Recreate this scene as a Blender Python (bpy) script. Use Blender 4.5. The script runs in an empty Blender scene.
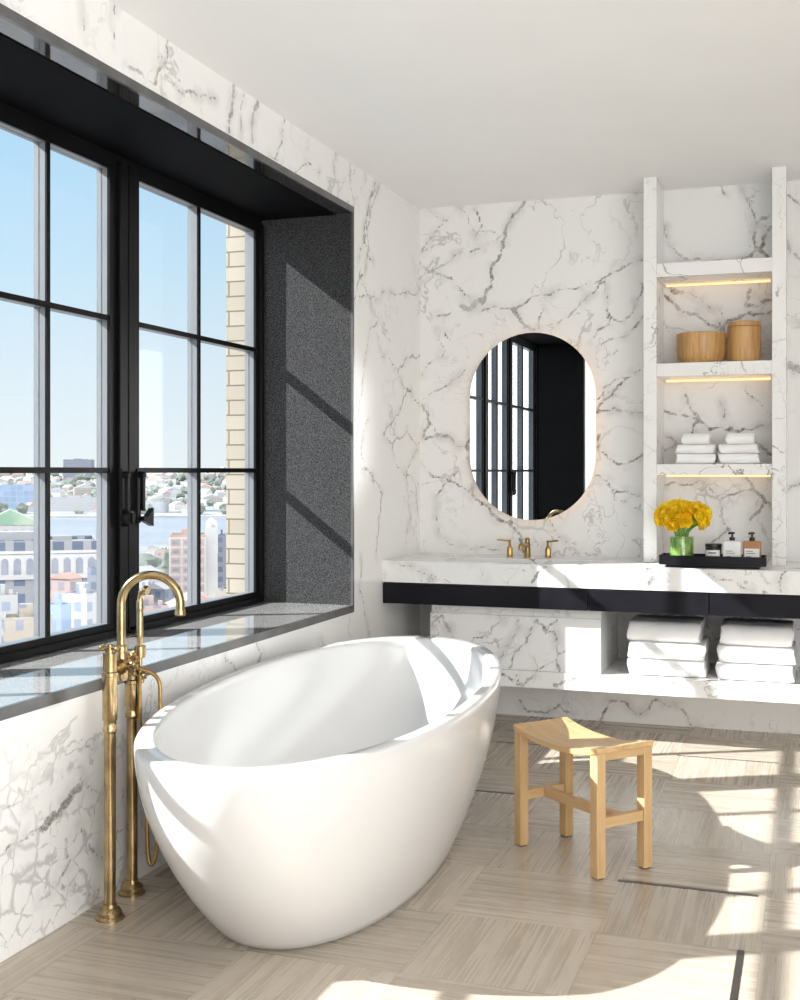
import bpy, bmesh, math, random
import numpy as np
from mathutils import Vector, Matrix
random.seed(7)
PI = math.pi
scene = bpy.context.scene
COL = scene.collection

# ------------------------------------------------------------------ room frame
FPX, CAMZ, YAW, CX = 1192.0, 1.35, math.atan(412/1192.0), 2.106
YB, CEIL = 6.441, 2.84            # rear wall, ceiling height
Y0, Y1 = 1.19, 5.381              # window recess, near and far jamb
ZS, ZT = 0.70, 2.60               # sill top, recess soffit
WX = -0.48                        # inner face of the sashes
FW = (-math.sin(YAW), math.cos(YAW)); RT = (math.cos(YAW), math.sin(YAW))
def ray(px, py):
    u = (px-400)/FPX
    return (FW[0]+u*RT[0], FW[1]+u*RT[1], (471-py)/FPX)
def on_plane(px, py, axis, val):
    r = ray(px, py); c = (CX, 0.0, CAMZ); t = (val-c[axis])/r[axis]
    return Vector([c[i]+t*r[i] for i in range(3)])

# ------------------------------------------------------------------ object helpers
def tag(o, label=None, cat=None, group=None, kind=None):
    if label: o['label'] = label
    if cat: o['category'] = cat
    if group: o['group'] = group
    if kind: o['kind'] = kind
    return o
def empty(name, loc=(0, 0, 0), rz=0.0):
    o = bpy.data.objects.new(name, None); COL.objects.link(o)
    o.location = loc; o.rotation_euler = (0, 0, rz); o.empty_display_size = .05
    return o
def link(name, bm, mat, parent=None, smooth=False, bevel=0.0, segs=2, loc=None, subsurf=0, angle=35):
    bmesh.ops.recalc_face_normals(bm, faces=bm.faces[:])
    me = bpy.data.meshes.new(name); bm.to_mesh(me); bm.free()
    return link_me(name, me, mat, parent, smooth, bevel, segs, loc, subsurf, angle)
def link_me(name, me, mat, parent=None, smooth=False, bevel=0.0, segs=2, loc=None, subsurf=0, angle=35):
    o = bpy.data.objects.new(name, me); COL.objects.link(o)
    for m in (mat if isinstance(mat, (list, tuple)) else [mat]): me.materials.append(m)
    if parent: o.parent = parent
    if loc: o.location = loc
    if bevel > 0:
        b = o.modifiers.new('bevel', 'BEVEL'); b.width = bevel; b.segments = segs
        b.limit_method = 'ANGLE'; b.angle_limit = math.radians(30)
    if subsurf:
        s = o.modifiers.new('sub', 'SUBSURF'); s.levels = s.render_levels = subsurf
    if smooth or bevel > 0:
        for p in me.polygons: p.use_smooth = True
        if hasattr(me, 'set_sharp_from_angle'): me.set_sharp_from_angle(angle=math.radians(angle))
    return o
def copy_tree(o, parent=None):
    c = o.copy(); COL.objects.link(c); c.parent = parent
    for ch in list(o.children): copy_tree(ch, c)
    return c
def box(bm, x0, x1, y0, y1, z0, z1):
    v = [bm.verts.new((x, y, z)) for z in (z0, z1) for x, y in ((x0, y0), (x1, y0), (x1, y1), (x0, y1))]
    for f in ((0,3,2,1), (4,5,6,7), (0,1,5,4), (1,2,6,5), (2,3,7,6), (3,0,4,7)):
        bm.faces.new([v[i] for i in f])
    return v
def B(*b):
    bm = bmesh.new()
    for q in b: box(bm, *q)
    return bm
def rings(bm, rs, cap0=True, cap1=True, closed=False):
    """rs: list of rings (lists of points); bridges them."""
    vs = [[bm.verts.new(p) for p in r] for r in rs]
    n = len(vs[0]); m = len(vs)
    for i in range(m if closed else m-1):
        a, b = vs[i], vs[(i+1) % m]
        for j in range(n): bm.faces.new((a[j], a[(j+1) % n], b[(j+1) % n], b[j]))
    if not closed:
        if cap0: bm.faces.new(vs[0][::-1])
        if cap1: bm.faces.new(vs[-1])
    return vs
def lathe(bm, prof, n=32, c=(0, 0, 0), axis='z', cap0=True, cap1=True):
    rs = []
    for r, h in prof:
        ring = []
        for k in range(n):
            a = 2*PI*k/n; p, q = r*math.cos(a), r*math.sin(a)
            if axis == 'z': v = (c[0]+p, c[1]+q, c[2]+h)
            elif axis == 'x': v = (c[0]+h, c[1]+p, c[2]+q)
            else: v = (c[0]+p, c[1]+h, c[2]+q)
            ring.append(v)
        rs.append(ring)
    rings(bm, rs, cap0, cap1)
def tube(bm, pts, r, n=14):
    pts = [Vector(p) for p in pts]
    rr = r if isinstance(r, (list, tuple)) else [r]*len(pts)
    rs = []; up = None
    for i, p in enumerate(pts):
        t = (pts[min(i+1, len(pts)-1)]-pts[max(i-1, 0)]).normalized()
        if up is None:
            up = Vector((0, 0, 1)) if abs(t.z) < .9 else Vector((1, 0, 0))
        a = (up-t*up.dot(t)).normalized(); b = t.cross(a); up = a
        rs.append([p+(a*math.cos(2*PI*k/n)+b*math.sin(2*PI*k/n))*rr[i] for k in range(n)])
    rings(bm, rs)
def smooth_path(ctrl, n=8):
    P = [Vector(p) for p in ctrl]; out = []
    for i in range(len(P)-1):
        p0, p1, p2, p3 = P[max(i-1, 0)], P[i], P[i+1], P[min(i+2, len(P)-1)]
        for k in range(n):
            t = k/n
            out.append(.5*((2*p1)+(p2-p0)*t+(2*p0-5*p1+4*p2-p3)*t*t+(3*p1-3*p2+p3-p0)*t**3))
    return out+[P[-1]]

# ------------------------------------------------------------------ node helpers
class NT:
    def __init__(s, name):
        s.m = bpy.data.materials.new(name); s.m.use_nodes = True
        s.t = s.m.node_tree; s.t.nodes.clear()
        s.out = s.t.nodes.new('ShaderNodeOutputMaterial')
    def n(s, kind, _set=None, **kw):
        nd = s.t.nodes.new('ShaderNode'+kind)
        for k, v in (_set or {}).items(): setattr(nd, k, v)
        for k, v in kw.items():
            key = int(k[1:]) if k[0] == 'i' and k[1:].isdigit() else k.replace('_', ' ')
            s.put(nd.inputs[key], v)
        return nd
    def put(s, inp, v):
        if isinstance(v, bpy.types.NodeSocket): s.t.links.new(v, inp)
        elif isinstance(v, bpy.types.Node): s.t.links.new(v.outputs[0], inp)
        else:
            if inp.type == 'RGBA' and len(v) == 3: v = (*v, 1)
            inp.default_value = v
    def math(s, op, a, b=None, c=None, clamp=False):
        nd = s.t.nodes.new('ShaderNodeMath'); nd.operation = op; nd.use_clamp = clamp
        s.put(nd.inputs[0], a)
        if b is not None: s.put(nd.inputs[1], b)
        if c is not None: s.put(nd.inputs[2], c)
        return nd.outputs[0]
    def vmath(s, op, a, b=None, scale=None):
        nd = s.t.nodes.new('ShaderNodeVectorMath'); nd.operation = op
        s.put(nd.inputs[0], a)
        if b is not None: s.put(nd.inputs[1], b)
        if scale is not None: s.put(nd.inputs['Scale'], scale)
        return nd.outputs[0]
    def rng(s, v, a, b, c=0.0, d=1.0, smooth=True):
        nd = s.t.nodes.new('ShaderNodeMapRange')
        nd.interpolation_type = 'SMOOTHSTEP' if smooth else 'LINEAR'; nd.clamp = True
        for i, q in enumerate((v, a, b, c, d)): s.put(nd.inputs[i], q)
        return nd.outputs[0]
    def mix(s, f, a, b, mode='MIX'):
        nd = s.t.nodes.new('ShaderNodeMix'); nd.data_type = 'RGBA'; nd.blend_type = mode
        s.put(nd.inputs[0], f); s.put(nd.inputs[6], a); s.put(nd.inputs[7], b)
        return nd.outputs[2]
    def noise(s, vec, scale, detail=4, rough=.55, dist=0.0):
        nd = s.n('TexNoise', Scale=scale, Detail=detail, Roughness=rough, Distortion=dist)
        s.put(nd.inputs['Vector'], vec); return nd.outputs[0]
    def noisec(s, vec, scale, detail=3):
        nd = s.n('TexNoise', Scale=scale, Detail=detail); s.put(nd.inputs['Vector'], vec); return nd.outputs[1]
    def mapping(s, vec, scale=(1, 1, 1), loc=(0, 0, 0), rot=(0, 0, 0)):
        nd = s.n('Mapping', Scale=scale, Location=loc, Rotation=rot); s.put(nd.inputs['Vector'], vec); return nd.outputs[0]
    def bsdf(s, color, rough=.5, metal=0.0, bump=None, bstr=.2, bdist=.01, **kw):
        b = s.n('BsdfPrincipled', Roughness=rough, Metallic=metal)
        s.put(b.inputs['Base Color'], color)
        for k, v in kw.items(): s.put(b.inputs[k.replace('_', ' ')], v)
        if bump is not None:
            bp = s.n('Bump', Strength=bstr, Distance=bdist); s.put(bp.inputs['Height'], bump)
            s.t.links.new(bp.outputs[0], b.inputs['Normal'])
        s.t.links.new(b.outputs[0], s.out.inputs[0])
        return b
    def pos(s): return s.n('NewGeometry').outputs['Position']
    def obj(s): return s.n('TexCoord').outputs['Object']
    def sep(s, v):
        nd = s.n('SeparateXYZ'); s.put(nd.inputs[0], v); return nd.outputs

def marble(name, off=(0, 0, 0), scale=1.25, amount=.75, rough=.16, traced=False, base=(.86, .86, .855), thresh=.5, local=False):
    t = NT(name); p0 = t.obj() if local else t.pos()
    p = t.vmath('ADD', p0, off)
    w1 = t.vmath('SCALE', t.vmath('SUBTRACT', t.noisec(p, 1.6, 4), (.5, .5, .5)), scale=1.0)
    w2 = t.vmath('SCALE', t.vmath('SUBTRACT', t.noisec(p, 9, 4), (.5, .5, .5)), scale=.11)
    pw = t.vmath('ADD', t.vmath('ADD', p, w1), w2)
    def vein(sc, wdt, lo, hi, nsc, amt):
        v = t.n('TexVoronoi', {'feature': 'DISTANCE_TO_EDGE'}, Scale=sc); t.put(v.inputs['Vector'], pw)
        wn = t.rng(t.noise(p, 5, 3), .3, .75, wdt*.25, wdt*1.3)
        m = t.math('SUBTRACT', 1.0, t.rng(v.outputs['Distance'], 0.0, wn))
        k = t.rng(t.noise(t.vmath('ADD', p, (3.1, nsc, 7.7)), nsc, 2), lo, hi)
        return t.math('MULTIPLY', t.math('MULTIPLY', m, k), amt)
    a = vein(scale, .028, thresh+.03, thresh+.14, 1.1, amount*.9)
    b = vein(scale*2.7, .04, thresh+.07, thresh+.18, 1.7, amount*.5)
    v = t.math('MAXIMUM', a, b)
    def ridge(sc, w, lo, hi, nsc, amt, sft):
        nn = t.noise(t.vmath('ADD', pw, sft), sc, 5, .62)
        m = t.math('SUBTRACT', 1.0, t.rng(t.math('ABSOLUTE', t.math('SUBTRACT', nn, .5)), 0.0, t.rng(t.noise(p, 4, 2), .35, .7, w*.4, w*1.8)))
        k = t.rng(t.noise(t.vmath('ADD', p, (nsc, 5.5, 1.7)), nsc, 2), lo, hi)
        return t.math('MULTIPLY', t.math('MULTIPLY', m, k), amt)
    v = t.math('MAXIMUM', v, ridge(scale*.9, .010, .45, .6, 1.9, min(1, amount*1.25), (2, 3, 4)))
    v = t.math('MAXIMUM', v, ridge(scale*2.6, .012, .5, .64, 1.3, amount*.7, (7, 1, 5)))
    if traced:
        at = t.n('Attribute', {'attribute_name': 'vein'}).outputs['Fac']
        br = t.n('Attribute', {'attribute_name': 'breccia'}).outputs['Fac']
        d = t.math('MULTIPLY', t.math('SUBTRACT', 1.0, at), .12)
        ns = t.math('MULTIPLY', t.math('SUBTRACT', t.noise(p, 26, 7, .75), .5), .030)
        dd = t.math('ADD', d, ns)
        core = t.math('SUBTRACT', 1.0, t.rng(dd, .0, .0065))
        inner = t.math('MULTIPLY', t.rng(t.noise(p, 60, 4, .7), .35, .62, .55, 1.0), t.rng(t.noise(p, 6, 3), .36, .6, .6, 1.0))
        core = t.math('MULTIPLY', core, inner)
        halo = t.math('MULTIPLY', t.math('SUBTRACT', 1.0, t.rng(d, 0, .05)), t.rng(t.noise(p, 9, 4), .4, .68, 0, .26))
        v = t.math('MAXIMUM', v, t.math('MAXIMUM', core, halo))
        vv = t.n('TexVoronoi', {'feature': 'DISTANCE_TO_EDGE'}, Scale=15.0); t.put(vv.inputs['Vector'], t.vmath('ADD', p, t.vmath('SCALE', t.noisec(p, 7, 3), scale=.12)))
        m = t.math('SUBTRACT', 1.0, t.rng(vv.outputs['Distance'], 0, t.rng(t.noise(p, 11, 4), .42, .66, .008, .24)))
        m = t.math('MULTIPLY', t.math('MULTIPLY', m, br), .42)
        v = t.math('MAXIMUM', v, m)
    cloud = t.rng(t.noise(t.vmath('ADD', p, w1), 1.3, 4), .35, .75, 0, .10)
    basec = t.mix(cloud, base, (.62, .62, .63))
    warm = t.rng(t.noise(t.vmath('ADD', p, (9, 2, 4)), 1.7, 2), .54, .7)
    vc = t.mix(warm, (.13, .127, .123), (.30, .225, .14))
    col = t.mix(t.math('MULTIPLY', v, .92, clamp=True), basec, vc)
    t.bsdf(col, rough=rough)
    return t.m

M = {}
M['marble_traced'] = marble('marble_traced', off=(0.3, 0, .2), traced=True, amount=.32, thresh=.56, rough=.22)
M['marble_slab'] = marble('marble_slab', off=(4.3, 1.7, 2.2), scale=1.6, amount=.75, thresh=.46)
M['marble_drawer'] = marble('marble_drawer', off=(7.7, 3.1, 5.6), scale=1.7, amount=.9, thresh=.44)
M['marble_shelf'] = marble('marble_shelf', off=(1.9, 6.2, 3.4), scale=2.4, amount=.75, thresh=.47, base=(.88, .88, .875))

M['marble_traced2'] = marble('marble_traced_slab', off=(2.3, 5, 6.2), traced=True, amount=.5, thresh=.50, rough=.2, scale=1.6)
t = NT('ceiling_paint'); t.bsdf(t.mix(t.rng(t.noise(t.pos(), 2, 3), .3, .7), (.91, .91, .91), (.93, .93, .93)), rough=.85); M['ceiling'] = t.m
t = NT('plaster'); t.bsdf((.78, .78, .77), rough=.9); M['plaster'] = t.m
# floor: basket weave of vein-cut stone planks
t = NT('floor_stone'); p = t.pos()
CELL, GX, GY = .4575, 1.055, 3.03
q = t.vmath('SCALE', t.vmath('SUBTRACT', p, (GX, GY, 0)), scale=1/CELL)
s = t.sep(q)
ix, iy = t.math('FLOOR', s[0]), t.math('FLOOR', s[1])
par = t.math('ABSOLUTE', t.math('SUBTRACT', t.math('MODULO', t.math('ADD', t.math('ADD', ix, iy), 200.0), 2.0), 0.0))
par = t.math('GREATER_THAN', par, .5)
fx, fy = t.math('SUBTRACT', s[0], ix), t.math('SUBTRACT', s[1], iy)
across = t.n('Mix', {'data_type': 'FLOAT'}); t.put(across.inputs[0], par); t.put(across.inputs[2], s[0]); t.put(across.inputs[3], s[1]); across = across.outputs[0]
along = t.n('Mix', {'data_type': 'FLOAT'}); t.put(along.inputs[0], par); t.put(along.inputs[2], s[1]); t.put(along.inputs[3], s[0]); along = along.outputs[0]
pl = t.math('FLOOR', t.math('MULTIPLY', across, 3.0))
cmb = t.n('CombineXYZ'); t.put(cmb.inputs[0], ix); t.put(cmb.inputs[1], iy); t.put(cmb.inputs[2], t.math('ADD', pl, t.math('MULTIPLY', par, 37.0)))
wn = t.n('TexWhiteNoise', {'noise_dimensions': '3D'}); t.put(wn.inputs['Vector'], cmb.outputs[0])
rnd = wn.outputs['Value']
c2 = t.n('CombineXYZ'); t.put(c2.inputs[0], t.math('MULTIPLY', across, 15.0)); t.put(c2.inputs[1], t.math('MULTIPLY', along, .55)); t.put(c2.inputs[2], t.math('MULTIPLY', rnd, 40.0))
g1 = t.noise(c2.outputs[0], 1.0, 5, .6, .1)
c3 = t.n('CombineXYZ'); t.put(c3.inputs[0], t.math('MULTIPLY', across, 75.0)); t.put(c3.inputs[1], t.math('MULTIPLY', along, .9)); t.put(c3.inputs[2], t.math('MULTIPLY', rnd, 17.0))
g2 = t.noise(c3.outputs[0], 1.0, 3, .6)
g = t.math('ADD', t.math('MULTIPLY', g1, .6), t.math('MULTIPLY', g2, .4))
ramp = t.n('ValToRGB'); t.put(ramp.inputs[0], g)
cr = ramp.color_ramp; cr.elements[0].position = .33; cr.elements[0].color = (.39, .33, .265, 1)
cr.elements[1].position = .66; cr.elements[1].color = (.53, .475, .405, 1)
e = cr.elements.new(.5); e.color = (.46, .40, .33, 1)
tint = t.rng(rnd, 0, 1, .90, 1.08, smooth=False)
col = t.vmath('SCALE', ramp.outputs[0], scale=tint)
def edge(f, w): return t.math('LESS_THAN', t.math('MINIMUM', f, t.math('SUBTRACT', 1.0, f)), w)
fa = t.math('FRACT', t.math('MULTIPLY', across, 3.0))
joint = t.math('MAXIMUM', t.math('MAXIMUM', edge(fx, .003), edge(fy, .003)), t.math('MULTIPLY', edge(fa, .006), .45))
col = t.mix(t.math('MULTIPLY', joint, .4), col, (.15, .12, .09))
t.bsdf(col, rough=t.rng(g, .3, .7, .22, .34), bump=t.math('SUBTRACT', g2, t.math('MULTIPLY', joint, .8)), bstr=.08, bdist=.002)
M['floor'] = t.m

def simple(name, col, rough=.5, metal=0.0, nscale=0, namt=.15, bump=0, local=True, **kw):
    t = NT(name); p = t.obj() if local else t.pos()
    c = col; bp = None
    if nscale:
        n = t.noise(p, nscale, 4)
        c = t.mix(t.rng(n, .3, .7), tuple(x*(1-namt) for x in col), tuple(min(1, x*(1+namt)) for x in col))
        if bump: bp = n
    t.bsdf(c, rough=rough, metal=metal, bump=bp, bstr=bump or .1, bdist=.004, **kw)
    M[name] = t.m; return t.m
simple('black_metal', (.006, .006, .007), .38, nscale=6, Specular_IOR_Level=.16)
simple('black_panel', (.004, .004, .005), .7, nscale=6, Specular_IOR_Level=.05)
simple('edge_metal', (.09, .09, .09), .22, nscale=8)
simple('aluminium', (.17, .18, .195), .35, nscale=5, namt=.05)
simple('brass', (.43, .315, .165), .22, 1.0, nscale=14, namt=.3)
simple('dark_brass', (.34, .22, .08), .28, 1.0, nscale=20, namt=.25)
simple('tub_white', (.68, .68, .68), .14, nscale=2, namt=.01)
simple('ceramic', (.85, .85, .85), .1, nscale=3, namt=.01)
simple('black_lacquer', (.010, .010, .014), .36, nscale=3, namt=.2, Specular_IOR_Level=.14)
simple('black_plastic', (.01, .01, .01), .35, nscale=9)
simple('label_paper', (.82, .82, .8), .7, nscale=12, namt=.04)
simple('ink', (.12, .12, .12), .7, nscale=12)
simple('inlay', (.03, .026, .024), .3, nscale=20, local=False)
simple('drain', (.6, .6, .6), .2, 1.0, nscale=20)
simple('soap_white', (.80, .80, .82), .3, nscale=6, namt=.04)
simple('amber', (.42, .20, .09), .18, nscale=6, namt=.08)
simple('wax', (.02, .018, .017), .2, nscale=5)
# granite lining
t = NT('granite'); p = t.pos()
n1 = t.noise(p, 210, 3, .7); n2 = t.noise(p, 2.2, 5)
c = t.mix(t.rng(n1, .35, .72), (.012, .012, .0125), (.10, .10, .104))
c = t.mix(t.rng(n2, .5, .75, 0, .3), c, (.06, .06, .064))
t.bsdf(c, rough=.3, Specular_IOR_Level=.08); M['granite'] = t.m
t = NT('sill_stone'); p = t.pos()
n1 = t.noise(p, 120, 3, .7); n2 = t.noise(p, 3.5, 5)
c = t.mix(t.rng(n1, .4, .7), (.24, .235, .23), (.40, .39, .385))
c = t.mix(t.rng(n2, .45, .75, 0, .5), c, (.42, .41, .40))
t.bsdf(c, rough=.04, IOR=2.1); M['sill'] = t.m
t = NT('soffit_stone'); t.bsdf(t.mix(t.rng(t.noise(t.pos(), 150, 2), .4, .7), (.01, .01, .01), (.05, .05, .05)), rough=.05, IOR=2.0); M['soffit'] = t.m
# glass panes: thin, clear, fresnel reflection
t = NT('pane_glass')
tr = t.n('BsdfTransparent'); t.put(tr.inputs[0], (.97, .985, .99)); gl = t.n('BsdfGlossy', Roughness=0.0)
fr = t.n('LayerWeight', Blend=.5); mx = t.n('MixShader')
t.put(mx.inputs[0], t.math('MULTIPLY_ADD', t.math('POWER', fr.outputs['Facing'], 5.0), .45, .009)); t.put(mx.inputs[1], tr); t.put(mx.inputs[2], gl); t.t.links.new(mx.outputs[0], t.out.inputs[0]); M['glass'] = t.m
t = NT('mirror_glass'); t.bsdf((.90, .92, .93), rough=.0, metal=1.0); M['mirror'] = t.m
t = NT('warm_led'); e = t.n('Emission', Strength=1.7); t.put(e.inputs[0], (1.0, .62, .30)); t.t.links.new(e.outputs[0], t.out.inputs[0]); M['led'] = t.m
t = NT('mirror_led'); e = t.n('Emission', Strength=4.0); t.put(e.inputs[0], (1.0, .60, .28)); t.t.links.new(e.outputs[0], t.out.inputs[0]); M['led2'] = t.m
# wood
def wood(name, c1, c2, axis, sc=1.0):
    t = NT(name); p = t.obj()
    st = [14*sc]*3; st[axis] = 1.2*sc
    pm = t.mapping(p, scale=tuple(st))
    n = t.noise(pm, 2.2, 6, .6, .4)
    f = [60*sc]*3; f[axis] = 2*sc
    n2 = t.noise(t.mapping(p, scale=tuple(f)), 2, 3)
    c = t.mix(t.rng(n, .3, .72), c1, c2)
    c = t.mix(t.rng(n2, .5, .75, 0, .25), c, tuple(x*.7 for x in c1))
    t.bsdf(c, rough=.42, bump=n2, bstr=.05, bdist=.002); M[name] = t.m
wood('oak_z', (.50, .32, .15), (.64, .44, .23), 2)
wood('oak_x', (.50, .32, .15), (.64, .44, .23), 0)
wood('oak_y', (.50, .32, .15), (.64, .44, .23), 1)
t = NT('stave_wood'); p = t.obj(); s = t.sep(p)
ang = t.math('ARCTAN2', s[1], s[0]); stv = t.math('FLOOR', t.math('MULTIPLY', t.math('ADD', ang, 4.0), 2.9))
wn = t.n('TexWhiteNoise', {'noise_dimensions': '1D'}); t.put(wn.inputs['W'], stv)
n = t.noise(t.mapping(p, scale=(40, 40, 3)), 2, 4)
c = t.mix(t.rng(n, .3, .7), (.44, .23, .08), (.60, .36, .15))
c = t.vmath('SCALE', c, scale=t.rng(wn.outputs['Value'], 0, 1, .82, 1.15, smooth=False))
t.bsdf(c, rough=.38); M['stave'] = t.m
# terry
t = NT('terry'); p = t.obj(); n = t.noise(p, 260, 2, .6); n3 = t.noise(p, 14, 4)
t.bsdf(t.mix(t.rng(n3, .3, .7), (.92, .92, .92), (.95, .95, .95)), rough=.95, bump=t.math('ADD', n, t.math('MULTIPLY', n3, 2.0)), bstr=.55, bdist=.004); M['terry'] = t.m
# flowers
t = NT('petal'); p = t.pos(); oi = t.n('ObjectInfo').outputs['Random']
c = t.mix(t.rng(t.noise(p, 45, 2), .35, .65), (.97, .66, .005), (.98, .84, .04))
c = t.mix(t.math('MULTIPLY', oi, .35), c, (.95, .50, .0)); t.bsdf(c, rough=.55, Subsurface_Weight=.0); M['petal'] = t.m
simple('stem_green', (.20, .42, .06), .5, nscale=30, namt=.3)
t = NT('leaf_lining'); p = t.obj()
n = t.noise(t.mapping(p, scale=(1, 1, .35), rot=(.5, .3, 0)), 60, 3)
t.bsdf(t.mix(t.rng(n, .35, .65), (.10, .24, .03), (.50, .62, .22)), rough=.4); M['lining'] = t.m
t = NT('vase_glass')
tr = t.n('BsdfTransparent'); t.put(tr.inputs[0], (.93, .98, .90)); gl = t.n('BsdfGlossy', Roughness=0.02); fr = t.n('LayerWeight', Blend=.5); mx = t.n('MixShader')
t.put(mx.inputs[0], t.math('MULTIPLY_ADD', t.math('POWER', fr.outputs['Facing'], 4.0), .6, .04)); t.put(mx.inputs[1], tr); t.put(mx.inputs[2], gl); t.t.links.new(mx.outputs[0], t.out.inputs[0]); M['vase_glass'] = t.m
# brick
t = NT('cream_brick'); p = t.pos(); s = t.sep(p)
cb = t.n('CombineXYZ'); t.put(cb.inputs[0], t.math('ADD', s[0], s[1])); t.put(cb.inputs[1], s[2])
bk = t.n('TexBrick', {'offset': .5}, Scale=1.0, Mortar_Size=.004, Brick_Width=.2, Row_Height=.074)
t.put(bk.inputs['Vector'], cb.outputs[0]); t.put(bk.inputs['Color1'], (.28, .25, .20)); t.put(bk.inputs['Color2'], (.32, .285, .235)); t.put(bk.inputs['Mortar'], (.12, .10, .08))
t.bsdf(bk.outputs[0], rough=.9); M['brick'] = t.m
# ------------------------------------------------------------------ ROOM SHELL
def jag(pts, rough=.13, depth=4):
    pts = [np.array(p, float) for p in pts]
    for _ in range(depth):
        o = []
        for a, b in zip(pts[:-1], pts[1:]):
            d = b-a; L = np.hypot(*d); nrm = np.array((-d[1], d[0]))
            o += [a, (a+b)/2+nrm*random.uniform(-rough, rough)*1.2]
        pts = o+[pts[-1]]
    return pts
def vein_field(U, V, veins):
    best = np.full(U.shape, .12)
    for pts, w in veins:
        pts = jag(pts)
        n = len(pts)-1
        for i in range(n):
            a, b = pts[i], pts[i+1]; d = b-a; L2 = max(d@d, 1e-9)
            lo = np.minimum(a, b)-.14; hi = np.maximum(a, b)+.14
            m = (U > lo[0]) & (U < hi[0]) & (V > lo[1]) & (V < hi[1])
            if not m.any(): continue
            u, v = U[m], V[m]
            t_ = np.clip(((u-a[0])*d[0]+(v-a[1])*d[1])/L2, 0, 1)
            dist = np.hypot(u-a[0]-t_*d[0], v-a[1]-t_*d[1])
            ww = (w-.003)*.85*(.25+.75*abs(math.sin(i*.37+len(pts))))
            best[m] = np.minimum(best[m], np.maximum(dist-ww/2, 0))
    return 1-best/.12
def coords(a, b, step, must):
    xs = sorted(set([a, b]+[m for m in must if a < m < b])); out = []
    for p, q in zip(xs[:-1], xs[1:]):
        n = max(1, round((q-p)/step)); out += [p+(q-p)*k/n for k in range(n)]
    return np.array(out+[b])
def traced_wall(name, us, vs, place, flip, hole, veins, breccia, backs, mat):
    U, V = np.meshgrid(us, vs, indexing='ij')
    nu, nv = U.shape
    verts = [place(u, v) for u, v in zip(U.ravel(), V.ravel())]
    faces = []
    for i in range(nu-1):
        for j in range(nv-1):
            if hole:
                cu, cv = (us[i]+us[i+1])/2, (vs[j]+vs[j+1])/2
                if hole[0] < cu < hole[1] and hole[2] < cv < hole[3]: continue
            f = (i*nv+j, (i+1)*nv+j, (i+1)*nv+j+1, i*nv+j+1)
            faces.append(f[::-1] if flip else f)
    vf = vein_field(U, V, veins).ravel()
    bf = np.zeros(U.shape)
    for (cu, cv, ru, rv) in breccia:
        bf = np.maximum(bf, np.clip(1.6*(1-np.hypot((U-cu)/ru, (V-cv)/rv)), 0, 1))
    bf = bf.ravel()
    n0 = len(verts)
    for b in backs:
        k = len(verts)
        x0, x1, y0, y1, z0, z1 = b
        verts += [(x, y, z) for z in (z0, z1) for x, y in ((x0, y0), (x1, y0), (x1, y1), (x0, y1))]
        faces += [tuple(k+q for q in f) for f in ((0,3,2,1), (4,5,6,7), (0,1,5,4), (1,2,6,5), (2,3,7,6), (3,0,4,7))]
    me = bpy.data.meshes.new(name); me.from_pydata(verts, [], faces)
    at = me.attributes.new('vein', 'FLOAT', 'POINT'); arr = np.zeros(len(verts)); arr[:n0] = vf; at.data.foreach_set('value', arr)
    at = me.attributes.new('breccia', 'FLOAT', 'POINT'); arr = np.zeros(len(verts)); arr[:n0] = bf; at.data.foreach_set('value', arr)
    return tag(link_me(name, me, mat), kind='structure')
def back(*pts): return [((p := on_plane(x, y, 1, YB)).x, p.z) for x, y in pts]
def side(*pts): return [((p := on_plane(x, y, 0, 0.0)).y, p.z) for x, y in pts]
def r3(*z): return [(400+x/2, 150+y/2) for x, y in z]
def r1(*z): return [(x/2, y/2) for x, y in z]
def r7(*z): return [(200+x/2.083, 180+y/2.083) for x, y in z]
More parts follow.
